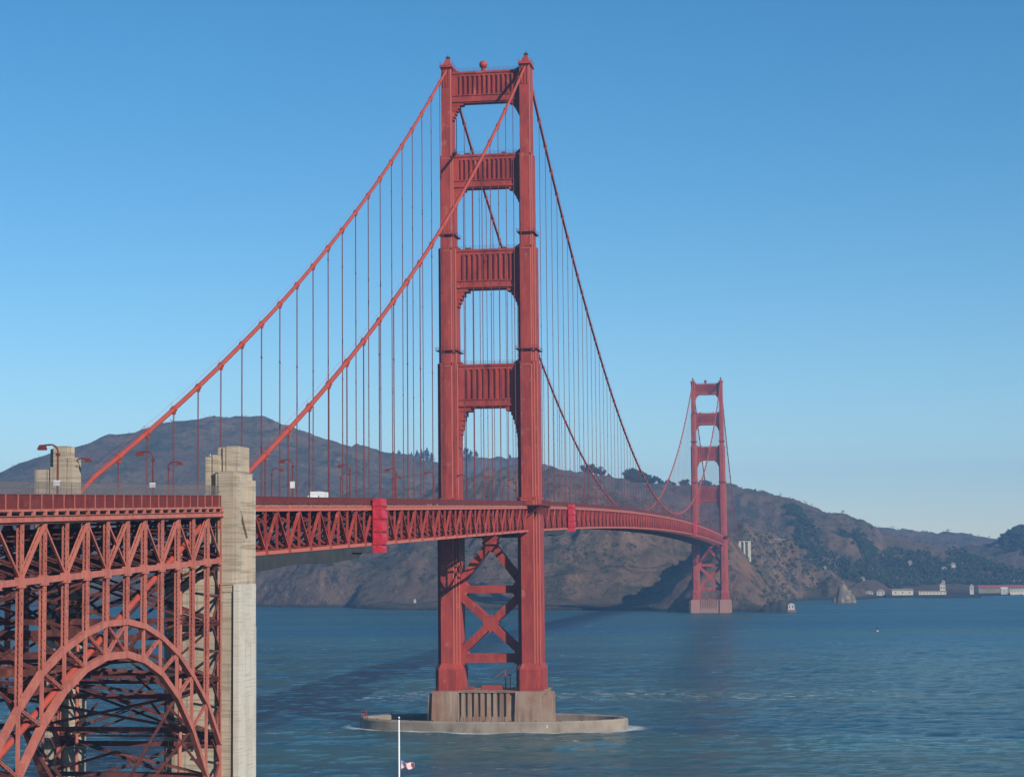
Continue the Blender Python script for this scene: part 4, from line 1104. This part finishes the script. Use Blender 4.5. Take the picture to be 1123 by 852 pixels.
lumpy('shore_rock', 62, 1286, 13, 7, 9, ROCKD, 'dark jagged rocks at the water line left of the little white signal station', 'rock', 5, [(-.6, 0, .4, .75), (-.1, 0, .45, 1.1), (.45, 0, .5, .95)])
e = empty('signal_station', (78.5, 1287, 1.0), 'small white signal station with brick lower walls on the rocky point', 'building')
MB().box(-4.2, 4.2, -3, 5, -3, 1.2).build('base', BRICK, e)
MB().box(-3.6, 2.6, -2.6, 4.6, 1.2, 6.0).build('wall', DULLW, e)
mb = MB(); mb.prism([(-3.9, 6.0), (2.9, 6.0), (-.5, 7.6)][::-1], -3, 5); mb.build('roof', SILVER, e)
MB().box(-2.8, -1.8, -2.68, -2.5, 3, 4.8).build('window', GLASSD, e); MB().box(.4, 1.4, -2.68, -2.5, 3, 4.8).build('window', GLASSD, e)
mb = MB(); mb.tube([(-5.4, 0, 0), (-5.4, 0, 10.5)], .25, 6); mb.beam((-5.4, 0, 7), (-3.6, 0, 7), .2, .2); mb.build('mast', DARKM, e)
def building(loc, w, d, h, wallm, roofm, label, rh=2.5, nwin=3, rz=0, hip=True, cat='house', group=None, name='house'):
    e = empty(name, loc, label, cat, group, rz)
    MB().box(-w/2, w/2, -d/2, d/2, -4, h).build('wall', wallm, e)
    mb = MB()
    o_ = .5
    if hip: mb.box(-w/2-o_, w/2+o_, -d/2-o_, d/2+o_, h, h+rh, min(w, d)/2*.95, d/2*.97)
    else: mb.prism([(-d/2-o_, h), (d/2+o_, h), (0, h+rh)], -w/2-o_, w/2+o_, 'x')
    mb.build('roof', roofm, e)
    for k in range(nwin):
        x = -w/2+(k+.5)*w/nwin; MB().box(x-.6, x+.6, -d/2-.08, -d/2+.05, h*.35, h*.7).build('window', GLASSD, e)
    return e
def hz_(x, y): return float(max(1.5, height(np.array([x]), np.array([y]))[0]))
G = 'buildings on the far shore'
building((206.5, 1872, 3.5), 26, 14, 5.6, CREAM, BROWNROOF, 'long cream boathouse at the start of the quay', 2.0, 3, group=G, hip=False)
building((83, 1803, 2.5), 12, 7, 3.4, CREAM, BROWNROOF, 'low tan shed at the foot of the hill, left of the rock stack', 1.3, 2, group=G)
building((99, 1801, 2.5), 11, 7, 3.6, CREAM, BROWNROOF, 'second low tan shed, nearest to the rock stack', 1.3, 2, group=G)
building((166, 1880, 3), 9, 7, 4, DULLW, BROWNROOF, 'white cottage just left of the cream boathouse', 1.8, 2, group=G)
building((180, 1888, 3), 10, 8, 5, DULLW, BROWNROOF, 'white house touching the left side of the cream boathouse', 2, 2, group=G)
building((244, 1885, 3.5), 34, 8, 3.6, CREAM, FENDC, 'long low pale shed on the quay right of the boathouse', 1, 8, group=G, hip=False)
building((261, 1960, 6), 7, 7, 8.5, CREAM, BROWNROOF, 'small square pale house standing tall behind the quay', 3, 2, group=G)
building((300, 1990, 5), 5, 5, 7, DULLW, BROWNROOF, 'narrow white house at the left end of the red roofed barracks', 2.5, 1, group=G)
building((338, 2010, 6), 56, 10, 3.2, FENDC, REDROOF, 'long red roofed barracks behind the harbour', 3.4, 12, group=G, hip=False)
building((393, 2020, 6), 60, 10, 3.2, FENDC, REDROOF, 'long red roofed barracks at the right end of the harbour', 3.0, 12, group=G, hip=False)
building((341, 1985, 2.5), 8, 7, 5, DULLW, DULLW, 'small white gabled boat shed before the red roofed barracks', 3, 1, group=G, hip=False)
building((383, 1990, 2.5), 6, 6, 5, DULLW, DULLW, 'white gabled boat shed at the right, before the barracks', 3, 1, group=G, hip=False)
building((362, 1992, 2.5), 26, 6, 4, CREAM, SILVER, 'low cream shed between the two white boat sheds', 1, 6, group=G, hip=False)
HS = [((251, 2322), 9, 8, 6.5, 'white house above the boathouse among dark trees'), ((237, 2362), 8, 8, 9, 'white house high in the trees behind the boathouse'), ((286, 2348), 10, 8, 9, 'tall white house in the trees above the barracks'), ((301, 2371), 9, 8, 5, 'white house on the slope, left of a pair'), ((313, 2375), 9, 8, 5, 'white house on the slope, right of a pair'), ((281, 2284), 7, 7, 4, 'small white house at the foot of the wooded slope'), ((212, 2299), 11, 8, 6, 'white house left among the trees above the cottages'), ((160, 2049), 9, 7, 5, 'pale house low on the slope left of the white cottages'), ((111, 2085), 6, 6, 3.5, 'small pale house at the left end of a row up the gully'), ((117, 2083), 5, 6, 3, 'small pale house in the middle of a row up the gully'), ((124, 2081), 6, 6, 3.5, 'small pale house at the right end of a row up the gully'), ((379, 2261), 9, 8, 5, 'pale house above the barracks at the right edge'), ((391, 2284), 8, 8, 4, 'small pale house beside the one at the right edge')]
VD = [(634, 1010)]
for (x, y), w, d, h, lb in HS: building((x, y, hz_(x, y)+1.5), w*.75, d*.75, h*.5, DULLW, BROWNROOF, lb, 2, 3, group='white houses in the trees')
mb = MB(); mb.box(186, 286, 1862, 1893, -3, 3.2)
o = mb.build('quay', ROCKD); tag(o, 'dark stone quay in front of the cream boathouse', 'quay')
mb = MB(); mb.box(232, 300, 1838, 1846, -3, 2.6); mb.box(280, 300, 1846, 1870, -3, 2.4)
o = mb.build('breakwater', ROCKD); tag(o, 'low dark breakwater running right from the quay', 'breakwater')
# buoy
e = empty('channel_buoy', (147.9, 805, 0), 'small dark buoy with a pale side, alone on the open water at right', 'buoy')
MB().tube([(0, 0, -.5), (0, 0, .8)], [.9, .8], 12).build('float', DULLW, e)
mb = MB()
for k in range(4): a = k*pi/2; mb.beam((.8*cos(a), .8*sin(a), .8), (.25*cos(a), .25*sin(a), 3.2), .15, .15)
mb.box(-.5, .5, -.5, .5, 1.6, 2.9); mb.tube([(0, 0, 3.2), (0, 0, 3.9)], .2, 6); mb.build('tower', DARKM, e)
# white day mark in the cove
e = empty('sea_cave_light', (-330, 1446, 9), 'small white light hut low on the dark cliff left of the near tower', 'hut')
MB().box(-1.0, 1.0, -1.5, 1.5, -2, 1.2).build('wall', DULLW, e); MB().box(-1.2, 1.2, -1.8, 1.8, 1.2, 2.0, .9, 1.4).build('roof', SILVER, e)
# retaining wall / bench road on the headland
# ------------------------------------------------------------------ trees
def tuft(mb, c, r, n, seed, squash=.8, leaf=1.0, tall=0):
    rs = np.random.RandomState(seed)
    for i in range(n):
        v = rs.normal(size=3); v /= np.linalg.norm(v); q = r*(rs.rand()**.45)
        p = np.array(c)+v*q*np.array([1, 1, squash])
        if tall: w = 1-(p[2]-c[2]+r*squash)/(2*r*squash); p[:2] = np.array(c[:2])+(p[:2]-np.array(c[:2]))*max(.08, w)
        s = leaf*(.6+.8*rs.rand())
        a = rs.normal(size=3); a /= np.linalg.norm(a); b = np.cross(a, rs.normal(size=3)); b /= np.linalg.norm(b); d = np.cross(a, b)
        mb.add([p+a*s, p-a*s*.5+b*s*.9, p-a*s*.5-b*s*.45+d*s*.8, p-a*s*.5-b*s*.45-d*s*.8], [(0, 1, 2), (0, 2, 3), (0, 3, 1), (1, 3, 2)])
def make_tree(kind, seed, h):
    e = empty('pine_tree' if kind == 'pine' else 'oak_tree')
    rs = random.Random(seed)
    mb = MB(); mb.tube([(0, 0, -2), (rs.uniform(-.3, .3), 0, h*.5), (rs.uniform(-.4, .4), 0, h*.85)], [h*.03, h*.02, h*.006], 6)
    for k in range(5):
        a = rs.uniform(0, 6.3); zz = h*rs.uniform(.35, .7); mb.tube([(0, 0, zz), (h*.2*cos(a), h*.2*sin(a), zz+h*.12)], [h*.01, h*.004], 4)
    mb.build('trunk', BARK, e)
    mb = MB()
    if kind == 'pine':
        tuft(mb, (0, 0, h*.62), h*.42, 260, seed, 1.05, h*.035, 1)
        for k in range(4): tuft(mb, (rs.uniform(-.16, .16)*h, rs.uniform(-.1, .1)*h, h*rs.uniform(.35, .8)), h*.11, 50, seed+k, .7, h*.035)
    else:
        for k in range(9): a = rs.uniform(0, 6.3); q = rs.uniform(.1, .42)*h; tuft(mb, (q*cos(a), q*sin(a), h*rs.uniform(.3, .8)), h*rs.uniform(.2, .3), 110, seed+k, .8, h*.045)
    mb.build('crown', FOL, e)
    return e
CAMX, CAMY = 111.971, -658.926
def along(u, dist):
    """world x,y on the bearing of photo column u (used to lay out measured positions)"""
    th = YAW-math.atan((u-563)/2154.5); return CAMX-sin(th)*dist, CAMY+cos(th)*dist
proto = {('pine', k): make_tree('pine', 10+k, 20) for k in range(3)}; proto.update({('oak', k): make_tree('oak', 30+k, 16) for k in range(3)})
used = set()
def plant(kind, k, x, y, sc, label, group):
    key = (kind, k)
    if key in used: o = copy_tree(proto[key])
    else: o = proto[key]; used.add(key)
    o.location = (x, y, hz_(x, y)-.8); o.scale = (sc*random.uniform(.9, 1.15),)*2+(sc*random.uniform(.9, 1.1),); o.rotation_euler = (0, 0, random.uniform(0, 6.3))
    tag(o, label, 'tree', group)
sk1 = [(426, .6), (432, .8), (438, .75), (447, .6), (452, .8), (458, .95), (463, 1.1), (469, 1.2), (474, 1.0), (505, .7), (511, .95), (517, .8), (523, .7), (560, .5)]
for i, (u, s_) in enumerate(sk1):
    x, y = along(u, 4235+(i % 3)*12); where = 'left of the near tower' if u < 480 else 'inside the near tower portal'
    c_ = [q for q in sk1 if (q[0] < 480) == (u < 480)]; plant('pine', i % 3, x, y, s_*1.5, '%s dark pine from the left on the skyline %s' % (ORD[c_.index((u, s_))], where), 'pines on the far skyline')
sk2 = [(643, .8), (649, 1.0), (655, .9), (661, .7), (668, .45), (688, .7), (692, 1.3), (697, 1.55), (702, 1.45), (707, 1.1), (714, .8), (720, .75), (726, .7), (733, .7), (739, .6), (750, .8), (771, .7), (775, 1.0), (779, .8), (784, .5), (788, .6)]
for i, (u, s_) in enumerate(sk2):
    x, y = along(u, 3110-(i % 2)*10); plant('oak', i % 3, x, y, s_*1.15, '%s round dark tree from the left on the ridge between the two towers' % ORD[i], 'round trees on the ridge')
sk3 = [(822, .3), (828, .4), (881, .35), (895, .3)]
for i, (u, s_) in enumerate(sk3):
    x, y = along(u, 3100); plant('oak', i % 3, x, y, s_, '%s small bush-like tree from the left on the ridge right of the far tower' % ORD[i], 'small trees right of the far tower')
# masses of woodland and scrub
def wood(name, blobs, n, seed, label, size=(4, 8), leafs=16, cat='woodland', m_=None, cl=None):
    rs = np.random.RandomState(seed); mb = MB(); P = []
    for (x, y, rx, ry, w) in blobs:
        k = int(n*w)
        a = rs.rand(k)*6.283; q = np.sqrt(rs.rand(k)); X = x+rx*q*np.cos(a); Y = y+ry*q*np.sin(a)
        P += list(zip(X, Y))
    P = np.array(P)
    if cl is not None: P = P[fbm(P[:, 0], P[:, 1], 110, 4, 301) > cl]
    Z = height(P[:, 0], P[:, 1])
    for i, ((x, y), z) in enumerate(zip(P, Z)):
        if z < 1: continue
        r = rs.uniform(*size); tuft(mb, (x, y, z+r*.55), r, leafs, seed*1000+i, .85, r*.33)
    o = mb.build(name, m_ or FOL); o['kind'] = 'stuff'; tag(o, label, cat)
def A_(u, D, rx, ry, w): x, y = along(u, D); return (x, y, rx, ry, w)
def P_(L, r, w=1.0): return [(x, y, r, r*1.3, w/len(L)) for x, y in L]
wood('woodland', P_([(63, 2337), (71, 2305), (80, 2249), (86, 2213), (80, 2181), (93, 2177), (75, 2229)], 15), 230, 1, 'dark wood filling the gully on the slope right of the far tower', (3, 6))
wood('woodland', P_([(158, 2215), (172, 2250), (186, 2330)], 26), 200, 2, 'dark patch of trees on the hill behind the village, left', (3, 6))
wood('woodland', P_([(115, 2109), (142, 2065), (160, 2085), (184, 2276), (205, 2324), (224, 2319), (242, 2282), (185, 2092), (214, 2215), (239, 2346), (228, 2380), (262, 2370)], 30), 760, 3, 'broad dark wood behind the harbour houses', (3, 6.5))
wood('woodland', P_([(265, 2341), (277, 2324), (299, 2343), (319, 2350), (341, 2372), (358, 2343), (400, 2367), (330, 2409), (378, 2281), (340, 2284), (420, 2300), (440, 2380)], 34), 900, 4, 'dark wood on the slope above the red roofed barracks', (3, 6.5))
wood('woodland', [A_(1115, 3460, 30, 70, .3), A_(1140, 3420, 60, 150, .7)], 480, 5, 'dark wooded hill at the right edge of the view', (5, 9))
wood('scrub', P_([(52, 1780), (59, 1797), (46, 1416), (64, 1777), (54, 1640), (83, 1817), (53, 1356), (105, 1841), (73, 1801), (97, 1853), (20, 1730), (45, 1760), (60, 1740), (35, 1700), (64, 1720)], 16), 420, 6, 'patchy dark scrub on the headland slope right of the far tower', (1.2, 3.2), 12, 'scrub', FOL2)
wood('scrub', [(330, 3350, 380, 330, .5), (120, 2700, 150, 350, .1), (-700, 2000, 350, 300, .2), (-300, 1650, 200, 120, .35), (-100, 2150, 200, 160, .2), (250, 2700, 250, 500, .25)], 1500, 7, 'scattered low scrub on the brown headland behind the bridge', (1.2, 3.4), 10, 'scrub', FOL2)
wood('scrub', [(-950, 2380, 420, 260, .28), (-330, 1600, 230, 150, .26), (-150, 1950, 260, 300, .14), (-60, 2300, 300, 160, .14), (330, 3400, 330, 260, .10), (30, 1600, 70, 220, .08)], 16000, 8, 'dark low scrub speckling the brown headland slopes', (.8, 2.4), 5, 'scrub', FOL2, .06)
mb = MB(); mb.beam((8, 1786, 74.6), (64, 1787, 74.0), 1.2, 1.3)
tag(mb.build('retaining_wall', FENDC), 'thin pale wall along the flat crest of the headland beside the small pylon', 'wall')
